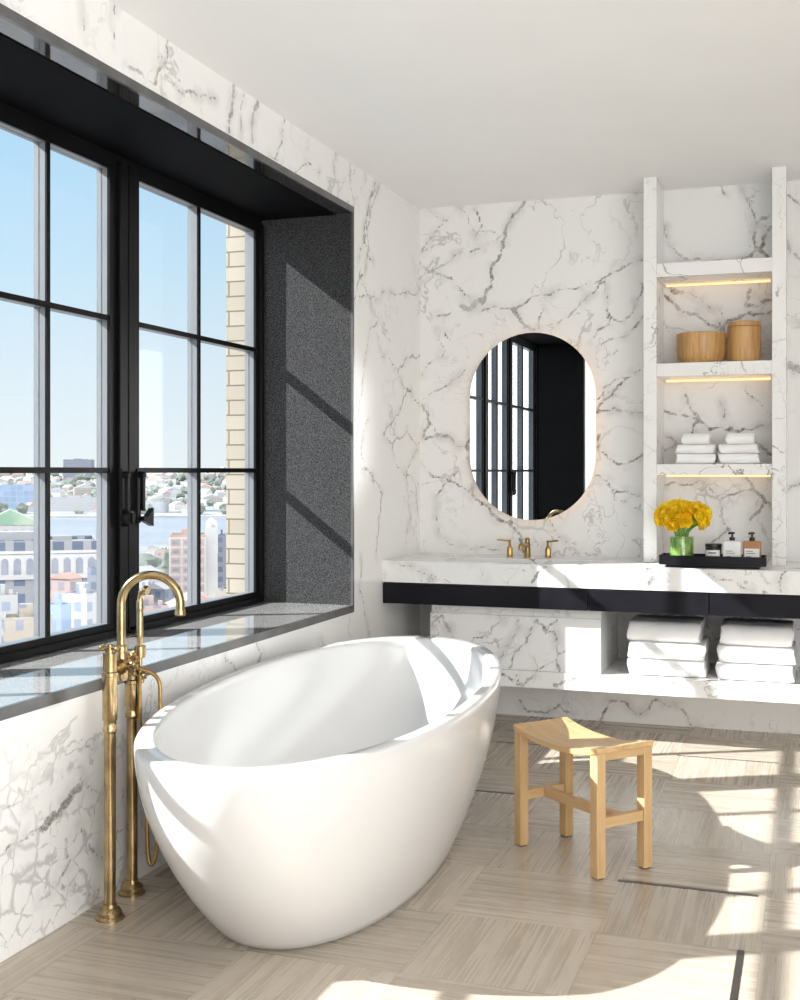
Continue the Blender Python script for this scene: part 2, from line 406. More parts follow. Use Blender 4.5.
BV = [ (back(*r3((250,95),(235,125),(215,150),(205,185),(188,225),(183,270),(165,308))), .020),
 (back(*r3((165,300),(140,318),(120,312))), .035), (back(*r3((115,112),(150,165),(205,172))), .010),
 (back(*r3((200,172),(160,195),(120,205),(45,262))), .004), (back(*r3((60,122),(95,140),(45,205))), .007),
 (back(*r3((150,120),(165,150),(150,175))), .008), (back(*r3((45,232),(110,262),(130,290),(150,310))), .010),
 (back(*r3((70,332),(105,322))), .012), (back(*r3((165,322),(228,318),(300,290),(400,262),(485,220))), .008),
 (back(*r3((228,318),(240,340),(268,360))), .028), (back(*r3((285,318),(280,360))), .008),
 (back(*r3((405,265),(350,320),(300,350))), .005), (back(*r3((485,268),(470,315),(440,345),(412,320))), .007),
 (back(*r3((485,330),(455,372),(395,390))), .007), (back(*r3((410,260),(420,350),(380,380))), .003),
 (back(*r3((480,440),(430,480),(392,525),(430,515),(485,525))), .010), (back(*r3((395,500),(430,460),(470,450))), .004),
 (back(*r3((485,610),(430,625),(395,600),(400,560))), .010), (back(*r3((392,650),(430,680),(480,690),(485,730))), .008),
 (back(*r3((400,655),(430,700),(480,720))), .003),
 (back(*r3((150,655),(148,695),(185,728),(245,778))), .022), (back(*r3((145,560),(138,610),(152,660))), .018),
 (back(*r3((45,510),(60,545),(45,575))), .014), (back(*r3((50,578),(95,572),(135,600))), .012), (back(*r3((60,545),(90,575))), .004),
 (back(*r3((45,628),(80,655),(140,685))), .008), (back(*r3((130,440),(75,480),(45,500))), .005), (back(*r3((45,450),(90,400),(75,360),(100,380))), .003),
 (back(*r3((120,640),(70,700),(90,780),(200,800))), .003), (back(*r3((300,740),(340,790),(360,860))), .004), (back(*r3((240,775),(250,815))), .018),
 # niche and right of it
 (back(*r3((680,72),(700,110),(712,145),(740,160))), .008), (back(*r3((712,150),(740,130))), .018), (back(*r3((742,155),(720,200),(742,222))), .024),
 (back(*r3((712,160),(712,200),(690,218),(600,218),(560,210))), .014), (back(*r3((640,72),(652,90))), .012), (back(*r3((530,150),(540,190),(560,215))), .009),
 (back(*r3((520,290),(560,320),(620,350),(640,362),(655,340),(700,325),(745,320))), .016), (back(*r3((700,280),(690,310),(745,300))), .020),
 (back(*r3((520,300),(545,370))), .006), (back(*r3((575,285),(640,320),(655,345))), .007), (back(*r3((640,345),(665,400))), .014),
 (back(*r3((530,265),(565,285))), .03),
 (back(*r3((525,520),(570,530),(620,560),(680,560),(745,545))), .010), (back(*r3((570,490),(600,540),(560,600),(530,570))), .012), (back(*r3((640,500),(650,540))), .010),
 (back(*r3((660,555),(720,590),(745,610))), .018), (back(*r3((530,600),(560,590))), .02), (back(*r3((690,480),(745,530))), .006),
 (back(*r3((530,670),(600,660),(640,700),(700,680),(745,720))), .009), (back(*r3((640,700),(660,760),(620,790))), .012), (back(*r3((690,650),(730,700),(700,740))), .014),
 (back(*r3((775,90),(800,110))), .010), (back(*r3((780,430),(800,440))), .05), (back(*r3((775,180),(790,210),(830,260))), .016), (back(*r3((775,680),(830,650))), .012),
 (back(*r3((775,330),(850,360))), .004), (back((600,720),(612,700),(640,715),(655,700),(700,728)), .012), (back((520,700),(528,712),(560,705),(575,715)), .012),
 (back((655,625),(660,600),(690,612),(700,640)), .014), (back((700,600),(715,640),(760,620),(790,640)), .010), (back((760,600),(800,630)), .006),
]
SV = [ (side(*r7((380,0),(352,90),(332,200),(372,290),(338,420),(330,490))), .009), (side(*r7((330,240),(380,232),(460,220))), .006),
 (side(*r7((460,365),(412,398),(440,440),(402,500),(380,530),(402,552),(460,545))), .013), (side(*r7((335,600),(378,660),(372,705),(366,785))), .011),
 (side(*r7((400,560),(450,640),(455,705))), .009), (side(*r7((335,790),(332,850),(352,945))), .010), (side(*r7((412,398),(380,370),(370,300))), .004),
 (side(*r7((350,500),(335,560),(380,655))), .005), (side(*r7((440,440),(460,470))), .006), (side(*r7((365,20),(350,70),(340,120),(360,170))), .013),
 (side(*r7((455,560),(430,610),(440,700),(430,760))), .004),
 (side(*r1((235,5),(230,85))), .006), (side(*r1((335,82),(332,128),(312,165),(285,150),(255,135))), .011), (side(*r1((330,150),(380,182),(432,197))), .012),
 (side(*r1((165,0),(168,60))), .003), (side(*r1((468,172),(458,262))), .026), (side(*r1((516,203),(505,285))), .030), (side(*r1((488,185),(480,270))), .006),
 (side(*r1((570,240),(552,312))), .006), (side(*r1((672,308),(668,345),(678,380))), .014), (side(*r1((700,325),(700,368))), .013), (side(*r1((752,365),(735,420),(738,500),(708,600))), .010),
 (side(*r1((540,310),(640,345))), .003), (side(*r1((310,110),(335,135),(360,160))), .005),
 (side((80,787),(62,808),(42,830)), .035), (side((42,830),(20,842),(0,856)), .012), (side((80,827),(104,860)), .010), (side((80,770),(95,815)), .006),
 (side((0,812),(30,800)), .003), (side((255,640),(262,652),(256,668)), .010), (side((225,658),(240,680)), .010), (side((320,640),(335,655)), .008), (side((80,738),(96,747)), .006),
 (side((66,840),(70,860),(60,880)), .012), (side((90,895),(70,885),(40,900)), .014),
]
T_ = .5
us = coords(-1.5, YB, .014, [2.0, Y0, Y1]); vs = coords(0, CEIL, .014, [ZS-.03, ZT+.03, ZS, ZT])
us = np.concatenate([coords(-1.5, 2.0, .12, [Y0]), coords(2.0, YB, .014, [Y1])[1:]])
bks = [(-T_, -.002, -1.5, Y0, 0, CEIL), (-T_, -.002, Y1+.03, YB+.2, 0, CEIL), (-T_, -.002, Y0, Y1+.03, 0, ZS-.03), (-T_, -.002, Y0, Y1+.03, ZT+.03, CEIL)]
traced_wall('wall_left', us, vs, lambda u, v: (0.0, u, v), False, (Y0, Y1, ZS, ZT), SV,
            [(3.05, .10, .75, .42), (2.6, .2, .5, .5)], bks, M['marble_traced'])
us = np.concatenate([coords(0, 2.35, .0125, []), coords(2.35, 4.4, .1, [])[1:]]); vs = coords(0, CEIL, .0125, [])
traced_wall('wall_back', us, vs, lambda u, v: (u, YB, v), False, None, BV, [(1.62, 1.25, .2, .12), (.35, 1.6, .1, .12)],
            [(-.5, 4.4, YB+.002, YB+.2, 0, CEIL)], M['marble_traced'])
tag(link('wall_right', B((4.4, 4.6, 2.0, YB+.2, 0, CEIL)), M['plaster']), kind='structure')  # unseen wall added to bounce light, stopped short to let sky light in
tag(link('wall_rear', B((-.5, 2.7, -1.7, -1.5, 0, CEIL)), M['plaster']), kind='structure')  # unseen partial wall, added and sized to dim the window wall
tag(link('ceiling', B((-.5, 4.6, -1.5, YB+.2, CEIL, CEIL+.15)), M['ceiling']), kind='structure')
fl = tag(link('floor', B((-.5, 4.6, -1.5, YB+.2, -.2, 0)), M['floor']), kind='structure')
for x0, x1, y0, y1 in ((.60, 1.055, 4.860, 4.876), (1.50, 1.945, 3.941, 3.959), (1.907, 1.927, 3.0, 3.487), (.62, 1.055, 5.772, 5.782), (1.50, 1.96, 5.772, 5.782), (2.4, 2.86, 4.862, 4.874)):
    link('inlay_strip', B((x0, x1, y0, y1, -.002, .0012)), M['inlay'], fl)

# recess lining
def struct(name, bm, m, **k): return tag(link(name, bm, m, **k), kind='structure')
struct('trim_1', B((WX-.02, 0.0, Y1-.001, Y1+.03, ZS-.03, ZT+.03)), M['granite'])            # far jamb lining
struct('trim_2', B((WX-.02, 0.0, Y0-.03, Y0+.001, ZS-.03, ZT+.03)), M['black_metal'])            # near jamb lining, black stands in for shade on the stone
struct('trim_3', B((-.085, 0.0, Y0, Y1, ZT, ZT+.03)), M['soffit'])                          # polished soffit strip
struct('trim_4', B((WX-.02, -.085, Y0, Y1, ZT-.004, ZT+.03)), M['black_panel'])              # dark soffit panel
struct('trim_5', B((WX-.02, 0.0, Y0, Y1, ZS-.03, ZS)), M['sill'], bevel=.002)                # sill slab
struct('trim_6', B((-.004, .008, Y0-.03, Y1+.008, ZS-.034, ZS+.001), (-.004, .008, Y0-.03, Y1+.008, ZT-.001, ZT+.03),
                   (-.004, .008, Y1-.006, Y1+.008, ZS, ZT), (-.004, .008, Y0-.03, Y0+.004, ZS, ZT)), M['edge_metal'])

# ------------------------------------------------------------------ WINDOWS
ZG0, ZG1 = .755, 2.53
XI, XE = WX-.012, WX-.060
bounds = [(1.19, 2.25, 1.25, 2.18), (2.25, 3.11, 2.32, 3.04), (3.11, 4.13, 3.19, 4.02), (4.13, Y1, 4.235, 5.31)]
MW = .0105
for k, (ya, yb, ga, gb) in enumerate(bounds):
    e = tag(empty('window_%d' % (k+1), (WX, (ya+yb)/2, ZS)), kind='structure')
    def loc(bm):
        bmesh.ops.translate(bm, verts=bm.verts[:], vec=-Vector(e.location)); return bm
    fr = [(XI, WX, ya, ga, ZS, ZT-.004), (XI, WX, gb, yb, ZS, ZT-.004), (XI, WX, ga, gb, ZS, ZG0), (XI, WX, ga, gb, ZG1, ZT-.004)]
    link('frame', loc(B(*fr)), M['black_metal'], e)
    # raised meeting bead and inner step so the stile does not read as a flat board
    bead = [(WX, WX+.016, ya+.004, ya+(ga-ya)*.55, ZS+.012, ZT-.03), (WX, WX+.016, yb-(yb-gb)*.55, yb-.004, ZS+.012, ZT-.03), (WX, WX+.016, ya+.01, yb-.01, ZS+.002, ZS+.03)]
    link('bead', loc(B(*bead)), M['black_metal'], e, bevel=.003)
    m = (ga+gb)/2 if k < 2 else (3.632, 4.748)[k-2]
    ex = [(XE, XI, ya, ga, ZS, ZT), (XE, XI, gb, yb, ZS, ZT), (XE, XI, ga, gb, ZS, ZG0), (XE, XI, ga, gb, ZG1, ZT)]
    link('outer_frame', loc(B(*ex)), M['aluminium'], e)
    vb = [(XI, WX-.004, m-MW, m+MW, ZG0, ZG1)]; vo = [(XE, XI, m-MW, m+MW, ZG0, ZG1)]
    link('muntin', loc(B(*vb)), M['black_metal'], e); link('outer_muntin', loc(B(*vo)), M['aluminium'], e)
    for z in (1.353, 1.947):
        for a, b in ((ga, m-MW), (m+MW, gb)):
            link('muntin', loc(B((XI, WX-.004, a, b, z-MW, z+MW))), M['black_metal'], e)
            link('outer_muntin', loc(B((XE, XI, a, b, z-.009, z+.009))), M['aluminium'], e)
    zz = [ZG0, 1.353, 1.947, ZG1]
    for a, b in ((ga, m-MW), (m+MW, gb)):
        for i in range(3):
            link('pane', loc(B((WX-.040, WX-.034, a, b, zz[i]+.0, zz[i+1]-.0))), M['glass'], e)
    if k in (2, 3, 0, 1):
        yh = {2: 4.085, 3: 4.20, 0: 2.215, 1: 2.285}[k]
        if k in (1, 3) or k in (0, 2):
            h = bmesh.new()
            box(h, WX+.014, WX+.022, yh-.014, yh+.014, 1.14, 1.36)
            lathe(h, [(.014, .022), (.014, .046), (.010, .050)], 16, (WX, yh, 1.335), 'x')
            box(h, WX+.030, WX+.046, yh-.009, yh+.009, 1.19, 1.345)
            if k in (0, 2):
                lathe(h, [(.036, .02), (.036, .035), (.030, .045), (.012, .048)], 28, (WX, yh+.02, 1.165), 'x')
                box(h, WX+.046, WX+.054, yh+.012, yh+.028, 1.145, 1.185)
            else:
                pr = [(yh+.0, 1.15), (yh+.03, 1.14), (yh+.075, 1.125), (yh+.075, 1.20), (yh+.03, 1.165), (yh, 1.168)]
                rings(h, [[(WX+.02, a, b) for a, b in pr], [(WX+.045, a, b) for a, b in pr]])
            link('handle', loc(h), M['black_metal'], e, bevel=.002)

# brick piers outside and masonry below
def pier(y0, y1, label):
    bm = B((-.66, XE-.004, y0, y1, -1.2, 4.6))
    return tag(link('brick_pier', bm, M['brick']), label, 'brick pier')
pier(5.345, 6.6, 'cream brick pier outside, seen through the right-hand edge of the last window')

# ------------------------------------------------------------------ BATHTUB
TC, TA = Vector((.566, 3.894, 0)), math.atan(.0965)       # centre, rotation
tub = tag(empty('bathtub', TC, TA), 'large white oval freestanding bathtub beside the window', 'bathtub')
def oval(a, b, z, n=96, e=2.12, dy=0.0):
    r = []
    for k in range(n):
        t_ = 2*PI*k/n; c, s_ = math.cos(t_), math.sin(t_)
        r.append((b*math.copysign(abs(c)**(2/e), c), dy+a*math.copysign(abs(s_)**(2/e), s_), z))
    return r
H_T, RA, RB, BA, BB = .60, 1.276, .500, .86, .345
bm = bmesh.new(); rs = []
rs.append(oval(BA-.02, BB-.02, 0.0))
for i in range(0, 25):
    u = i/24; s_ = 1-(1-u)**1.75
    z = .008+u*(H_T-.016)
    rs.append(oval(BA+(RA-BA)*s_, BB+(RB-BB)*s_, z))
rs.append(oval(RA-.002, RB-.002, H_T-.004)); rs.append(oval(RA-.007, RB-.006, H_T))
IA, IB = RA-.095, RB-.042
rs.append(oval(IA+.008, IB+.006, H_T)); rs.append(oval(IA+.001, IB+.001, H_T-.003)); rs.append(oval(IA-.004, IB-.003, H_T-.012))
for i in range(1, 22):
    u = i/21
    z = H_T-.012-(H_T-.012-.13)*u
    s_ = 1-(u**2.6)*.36-.05*u
    rs.append(oval(IA*s_, IB*(1-(u**3)*.42-.05*u), z))
for f_, z in ((.55, .122), (.45, .117), (.28, .114), (.1, .112)):
    rs.append(oval(IA*f_, IB*f_*.9, z))
rings(bm, rs)
link('tub_shell', bm, M['tub_white'], tub, smooth=True, angle=50)
bm = bmesh.new(); lathe(bm, [(.001, .0), (.034, .0), (.034, .006), (.028, .009), (.001, .009)], 28, (0, 0, .112)); link('drain', bm, M['drain'], tub, smooth=True)

# ------------------------------------------------------------------ FLOOR-MOUNTED TUB FILLER
A0, B0 = Vector((.102, 3.116, 0)), Vector((.050, 3.324, 0))
fil = tag(empty('tub_filler', A0), 'aged brass floor-standing tub filler with gooseneck spout beside the bathtub', 'tub filler')
def floc(bm): bmesh.ops.translate(bm, verts=bm.verts[:], vec=-A0); return bm
for c in (A0, B0):
    bm = bmesh.new()
    lathe(bm, [(.044, 0), (.044, .006), (.040, .010), (.036, .012), (.036, .022), (.030, .030), (.022, .034), (.021, .045)], 36, c)
    link('base_flange', floc(bm), M['brass'], fil, smooth=True)
    top = .80 if c is A0 else .74
    bm = bmesh.new()
    lathe(bm, [(.0175, .03), (.0175, .56), (.0215, .565), (.0215, .575), (.0190, .58), (.0190, .595), (.0225, .60), (.0225, top-.07), (.025, top-.068), (.025, top-.058), (.0205, top-.055), (.0205, top)], 32, c)
    link('column', floc(bm), M['brass'], fil, smooth=True)
# cross handles
def cross(c, d, r=.036):
    bm = bmesh.new(); c = Vector(c); d = Vector(d).normalized()
    a = d.orthogonal().normalized(); b = d.cross(a)
    a, b = (a+b*.4).normalized(), d.cross((a+b*.4).normalized())
    tube(bm, [c, c+d*.012, c+d*.0121, c+d*.026], [.013, .013, .010, .008], 20)
    for v in (a, b, -a, -b):
        tube(bm, [c+d*.018+v*.004, c+d*.018+v*(r-.012), c+d*.018+v*(r-.008), c+d*.018+v*r, c+d*.018+v*(r+.002)], [.0045, .0045, .0075, .0075, .004], 12)
    return link('cross_handle', floc(bm), M['brass'], fil, smooth=True)
cross((A0.x, A0.y, .80), (0, 0, 1))
mid = (A0+B0)/2
ax = (B0-A0).normalized(); nrm = Vector((ax.y, -ax.x, 0))
if nrm.x < 0: nrm = -nrm
# manifold between the columns
bm = bmesh.new()
tube(bm, [A0+Vector((0, 0, .745)), A0+ax*.05+Vector((0, 0, .745)), A0+ax*.0501+Vector((0, 0, .745)), mid+Vector((0, 0, .745))-ax*.03, mid-ax*.0299+Vector((0, 0, .745)), mid+ax*.03+Vector((0, 0, .745)),
          mid+ax*.0301+Vector((0, 0, .745)), B0-ax*.03+Vector((0, 0, .742)), B0-ax*.0299+Vector((0, 0, .742)), B0+ax*.028+Vector((0, 0, .742)), B0+ax*.034+Vector((0, 0, .742))],
     [.013, .013, .018, .018, .026, .026, .017, .017, .025, .025, .016], 24)
lathe(bm, [(.018, .70), (.022, .71), (.022, .78), (.016, .79), (.016, .80)], 24, mid)
link('valve_body', floc(bm), M['brass'], fil, smooth=True)
cross(mid+nrm*.026+Vector((0, 0, .745)), nrm, .030)
cross(B0+Vector((0, 0, .74)), (0, 0, 1), .026)
cross(B0+nrm*.02+Vector((0, 0, .70)), nrm+Vector((0, 0, -.2)), .022)
# gooseneck
sp = Vector((math.cos(.33), math.sin(.33), 0)); R_ = .092
zs0 = .935; base = mid+Vector((0, 0, .79))
pts = [base, base+Vector((0, 0, .08))]
arcc = mid+sp*R_+Vector((0, 0, zs0))
for i in range(25):
    a = PI-PI*1.03*i/24
    pts.append(arcc+sp*R_*math.cos(a)+Vector((0, 0, R_*math.sin(a))))
tip = pts[-1]; pts.append(tip+Vector((.0, 0, -.012)))
bm = bmesh.new(); tube(bm, pts, .0135, 20)
tube(bm, [tip+Vector((0, 0, -.006)), tip+Vector((0, 0, -.0061)), tip+Vector((0, 0, -.022)), tip+Vector((0, 0, -.026))], [.0135, .0160, .0175, .0150], 20)
lathe(bm, [(.0185, .79), (.0185, .805), (.0135, .812)], 24, mid)
link('spout', floc(bm), M['brass'], fil, smooth=True)
# hand shower standing in its cradle
hs = B0+nrm*.030-ax*.012
bm = bmesh.new()
tube(bm, [B0+Vector((0, 0, .765)), (B0+hs)/2+Vector((0, 0, .772)), hs+Vector((0, 0, .775))], [.009, .009, .009], 14)
lathe(bm, [(.015, .755), (.0185, .757), (.0185, .792), (.015, .795)], 24, hs)
link('shower_cradle', floc(bm), M['brass'], fil, smooth=True)
bm = bmesh.new(); hd = Vector((.35, -.6, 0)).normalized()
tube(bm, smooth_path([hs+Vector((0, 0, .70)), hs+Vector((0, 0, .80)), hs+Vector((0, 0, .885)), hs+Vector((0, 0, .905)), hs+Vector((0, 0, .935)), hs+Vector((.004, 0, .958)), hs+Vector((.016, 0, .970)), hs+Vector((.028, 0, .968))], 6),
     [.0075]*7+[.0105]*6+[.0105]*6+[.0115]*6+[.009]*6+[.012]*6+[.016]*6, 18)
link('hand_shower', floc(bm), M['brass'], fil, smooth=True)
bm = bmesh.new()
v0 = mid+nrm*.03
tube(bm, smooth_path([mid+nrm*.020+ax*.03+Vector((0, 0, .715)), v0+ax*.06+Vector((0, 0, .728)), B0+nrm*.082+Vector((0, 0, .69)), B0+nrm*.092+Vector((0, 0, .60)), B0+nrm*.085+Vector((0, 0, .35)), B0+nrm*.082+Vector((0, 0, .16)),
          B0+nrm*.068+Vector((0, 0, .095)), B0+nrm*.052+Vector((0, 0, .13)), B0+nrm*.046+Vector((0, 0, .35)), hs+Vector((0, 0, .55)), hs+Vector((0, 0, .72))], 7), .0065, 12)
link('hose', floc(bm), M['dark_brass'], fil, smooth=True)

# ------------------------------------------------------------------ STOOL
SC, SA = Vector((1.341, 4.158, 0)), math.atan2(-.262, .320)
st = tag(empty('wooden_stool', SC, SA), 'light oak stool with dipped seat standing between the bathtub and vanity', 'stool')
LX, LY, LW, SH = .207, .104, .0185, .430
for sx in (-1, 1):
    for sy in (-1, 1):
        x, y = sx*LX, sy*LY
        link('leg', B((x-LW, x+LW, y-LW, y+LW, .004, SH-.002)), M['oak_z'], st, bevel=.002)
        link('foot_pad', B((x-.014, x+.014, y-.014, y+.014, 0, .004)), M['black_plastic'], st)
    link('end_rail', B((sx*LX-LW+.002, sx*LX+LW-.002, -LY+LW, LY-LW, SH-.040, SH-.004)), M['oak_y'], st, bevel=.0015)
    link('end_stretcher', B((sx*LX-.013, sx*LX+.013, -LY+LW, LY-LW, .165, .200)), M['oak_y'], st, bevel=.0015)
link('centre_stretcher', B((-LX+.013, LX-.013, -.013, .013, .165, .200)), M['oak_x'], st, bevel=.0015)
bm = bmesh.new(); rs = []; W = LX+LW+.003; D_ = LY+LW+.003
for i in range(33):
    x = -W+2*W*i/32; u = abs(x)/W
    dip = .030*(1-u**2.2)
    zt = SH+.006-dip; zb = SH-.014-dip*.95 if u < .82 else SH-.014-dip*.95
    rs.append([(x, -D_, zb), (x, D_, zb), (x, D_, zt), (x, -D_, zt)])
rings(bm, rs)
link('seat', bm, M['oak_x'], st, bevel=.003)

# ------------------------------------------------------------------ VANITY
YF, XR = 5.807, 3.3
CT0, CT1 = .776, .886
ct = tag(empty('vanity_countertop', (0, YF, CT0)), 'thick white veined marble countertop running along the back wall under the mirror', 'countertop')
SX0, SX1, SY0, SY1 = .30, 1.03, 5.88, 6.16
def vl(bm, o): bmesh.ops.translate(bm, verts=bm.verts[:], vec=-Vector(o.location)); return bm
bm = bmesh.new()
o_ = [(.001, YF+.003), (XR, YF+.003), (XR, YB-.001), (.001, YB-.001)]; i_ = [(SX0, SY0), (SX1, SY0), (SX1, SY1), (SX0, SY1)]
V = {}
for z in (CT0, CT1):
    V[z] = ([bm.verts.new((*p, z)) for p in o_], [bm.verts.new((*p, z)) for p in i_])
for k in range(4):
    j = (k+1) % 4
    for z in (CT0, CT1): bm.faces.new((V[z][0][k], V[z][0][j], V[z][1][j], V[z][1][k]))
    for w_ in (0, 1): bm.faces.new((V[CT0][w_][k], V[CT0][w_][j], V[CT1][w_][j], V[CT1][w_][k]))
link('slab', vl(bm, ct), M['marble_slab'], ct, bevel=.0025)
sk = tag(empty('sink_basin', ((SX0+SX1)/2, (SY0+SY1)/2, CT0-.03)), 'white rectangular undermount sink set in the marble countertop below the mirror', 'sink')
bm = bmesh.new()
def rr(x0, x1, y0, y1, z, r, n=6):
    o = []
    for cx_, cy_, a0 in ((x1-r, y1-r, 0), (x0+r, y1-r, PI/2), (x0+r, y0+r, PI), (x1-r, y0+r, 1.5*PI)):
        for k in range(n+1):
            a = a0+PI/2*k/n; o.append((cx_+r*math.cos(a), cy_+r*math.sin(a), z))
    return o
w2, d2 = (SX1-SX0)/2, (SY1-SY0)/2
rings(bm, [rr(-w2-.012, w2+.012, -d2-.012, d2+.012, -.064, .03), rr(-w2-.012, w2+.012, -d2-.012, d2+.012, .028, .03), rr(-w2+.001, w2-.001, -d2+.001, d2-.001, .029, .02), rr(-w2+.012, w2-.012, -d2+.012, d2-.012, -.03, .03), rr(-w2+.03, w2-.03, -d2+.03, d2-.03, -.055, .03), rr(-w2+.3, w2-.3, -d2+.1, d2-.1, -.06, .02)])
link('bowl', bm, M['ceramic'], sk, smooth=True)
bm = bmesh.new(); lathe(bm, [(.002, 0), (.024, 0), (.024, .004), (.002, .005)], 20, (0, 0, -.0595)); link('drain', bm, M['dark_brass'], sk, smooth=True)

dr = tag(empty('vanity_drawer_cabinet', (0, YF, .668)), 'black lacquered drawer band hung directly under the marble countertop', 'cabinet')
link('carcass', vl(B((.002, XR, YF+.022, YF+.040, .668, CT0-.001), (.002, XR, YB-.02, YB-.001, .668, CT0-.001), (.002, XR, YF+.040, YB-.02, .668, .680), (.002, .02, YF+.04, YB-.02, .68, CT0-.001), (1.2, 1.22, YF+.04, YB-.02, .68, CT0-.001)), dr), M['black_lacquer'], dr)
xs_ = [.002, 1.070, 1.646, 2.22, 2.8, XR]
for a, b in zip(xs_[:-1], xs_[1:]):
    link('drawer_front', vl(B((a+.002, b-.002, YF+.003, YF+.021, .666, CT0-.006)), dr), M['black_lacquer'], dr, bevel=.0015)

YS = 5.875
md = tag(empty('marble_drawer_unit', (.24, YS, .345)), 'veined marble drawer box under the countertop behind the bathtub', 'cabinet')
MX0, MX1 = .243, 1.12
link('box_body', vl(B((MX0, MX1, YS+.022, YB-.001, .3465, .664)), md), M['marble_drawer'], md)
sh = tag(link('floating_shelf', B((.001, XR, YS-.0, YB-.001, .262, .3455)), M['marble_slab'], bevel=.002), 'long floating marble shelf below the vanity holding the bath towels', 'shelf')

def faced(name, x0, x1, y0, y1, z0, z1, veins, parent=None):
    us = coords(x0, x1, .012, []); vs = coords(z0, z1, .012, [])
    U, V = np.meshgrid(us, vs, indexing='ij'); nu, nv = U.shape
    verts = [(u, y0, v) for u, v in zip(U.ravel(), V.ravel())]
    faces = [(i*nv+j, (i+1)*nv+j, (i+1)*nv+j+1, i*nv+j+1) for i in range(nu-1) for j in range(nv-1)]
    vf = vein_field(U, V, veins).ravel(); k = len(verts)
    verts += [(x, y, z) for z in (z0, z1) for x, y in ((x0, y0), (x1, y0), (x1, y1), (x0, y1))]
    faces += [tuple(k+q for q in f) for f in ((0,3,2,1), (4,5,6,7), (1,2,6,5), (2,3,7,6), (3,0,4,7))]
    off = Vector(parent.location) if parent else Vector()
    me = bpy.data.meshes.new(name); me.from_pydata([tuple(Vector(v)-off) for v in verts], [], faces)
    at = me.attributes.new('vein', 'FLOAT', 'POINT'); arr = np.zeros(len(verts)); arr[:k] = vf; at.data.foreach_set('value', arr)
    return link_me(name, me, M['marble_traced2'], parent)
def fr(y, ox, oy, sc, *pts): return [((q := on_plane(ox+a/sc, oy+b/sc, 1, y)).x, q.z) for a, b in pts]
z1_ = (370, 530, 3.2); z2_ = (590, 540, 3.81)
DV = [(fr(YS, *z1_, *p_), w_) for p_, w_ in ((((195,310),(235,272),(245,312),(268,345),(250,300)), .012), (((475,285),(462,340),(432,378),(415,410)), .010), (((535,285),(482,372),(440,455)), .008),
      (((440,280),(385,330),(330,345),(300,400)), .006), (((530,290),(592,330),(602,400),(612,470)), .011), (((600,285),(562,330),(540,300)), .006), (((640,380),(590,420),(480,470)), .004), (((385,270),(405,250),(430,290)), .012), (((200,440),(260,420),(330,440)), .004))]
link_d = faced('drawer_front', MX0-.002, MX1+.002, YS, YS+.021, .3475, .618, DV, md)
CV = [(fr(YF, *z1_, *p_), w_) for p_, w_ in ((((560,118),(535,140),(518,168)), .014), (((80,100),(150,130),(200,160)), .004), (((330,110),(380,165)), .003))]
CV += [(fr(YF, *z2_, *p_), w_) for p_, w_ in ((((222,105),(242,150),(228,190)), .035), (((420,105),(520,150),(610,190)), .006), (((745,115),(722,160),(730,200)), .008), (((120,100),(100,180)), .004))]
faced('front_edge', .0, XR, YF, YF+.0029, CT0, CT1-.0005, CV, ct)
LV = [(fr(YS, *z1_, *p_), w_) for p_, w_ in ((((420,462),(488,497),(525,465)), .012), (((590,495),(640,482),(655,470)), .016), (((470,465),(500,520)), .008))]
LV += [(fr(YS, *z2_, *p_), w_) for p_, w_ in ((((322,545),(352,592)), .02), (((440,540),(480,570),(545,610)), .012), (((30,540),(80,560)), .005), (((600,590),(700,625)), .004))]
faced('front_edge', .0012, XR, YS-.003, YS-.0002, .262, .3450, LV, sh)

# niche shelving
YC = 6.119
ns = tag(empty('niche_shelving', (1.298, YC, CT1)), 'tall marble shelving with lit shelves standing on the countertop right of the mirror', 'shelving')
for a, b in ((1.298, 1.363), (1.921, 1.986)):
    link('side_panel', vl(B((a, b, YC, YB-.001, CT1+.0005, CEIL-.001)), ns), M['marble_shelf'], ns, bevel=.0015)
for z0, z1 in ((2.330, 2.398), (1.828, 1.894), (1.330, 1.385)):
    s_ = link('shelf_board', vl(B((1.3635, 1.9205, YC+.002, YB-.001, z0, z1)), ns), M['marble_shelf'], ns, bevel=.0015)
    bm = B((1.38, 1.905, YB-.05, YB-.036, z0-.010, z0-.0005))
    link('light_strip', vl(bm, ns), M['led'], s_)

# mirror
MC = Vector(((.306+1.013)/2, YB-.045, (1.082+2.106)/2))
mr = tag(empty('wall_mirror', MC), 'backlit pill-shaped mirror on the marble wall above the sink', 'mirror')
def pill(w, h, y, n=28):
    r = w/2; o = []
    for k in range(n+1):
        a = PI*k/n; o.append((r*math.cos(a), y, h/2-r+r*math.sin(a)))
    for k in range(n+1):
        a = PI+PI*k/n; o.append((r*math.cos(a), y, -(h/2-r)+r*math.sin(a)))
    return o
Wm, Hm = .700, 1.024
bm = bmesh.new(); rings(bm, [pill(Wm-.06, Hm-.06, .044), pill(Wm-.06, Hm-.06, .012)]); link('back_box', bm, M['aluminium'], mr, smooth=True)
bm = bmesh.new(); rings(bm, [pill(Wm-.004, Hm-.004, .0115), pill(Wm-.004, Hm-.004, .0005)]); link('edge_backing', bm, M['aluminium'], mr, smooth=True)
bm = bmesh.new(); bm.faces.new([bm.verts.new(p) for p in pill(Wm, Hm, 0.0)]); r_ = bmesh.ops.extrude_face_region(bm, geom=bm.faces[:]); bmesh.ops.translate(bm, verts=[g for g in r_['geom'] if isinstance(g, bmesh.types.BMVert)], vec=(0, -.005, 0))
link('mirror_glass', bm, M['mirror'], mr)
bm = bmesh.new(); a_ = [bm.verts.new(p) for p in pill(Wm-.058, Hm-.058, .018)]; b_ = [bm.verts.new(p) for p in pill(Wm-.058, Hm-.058, .034)]
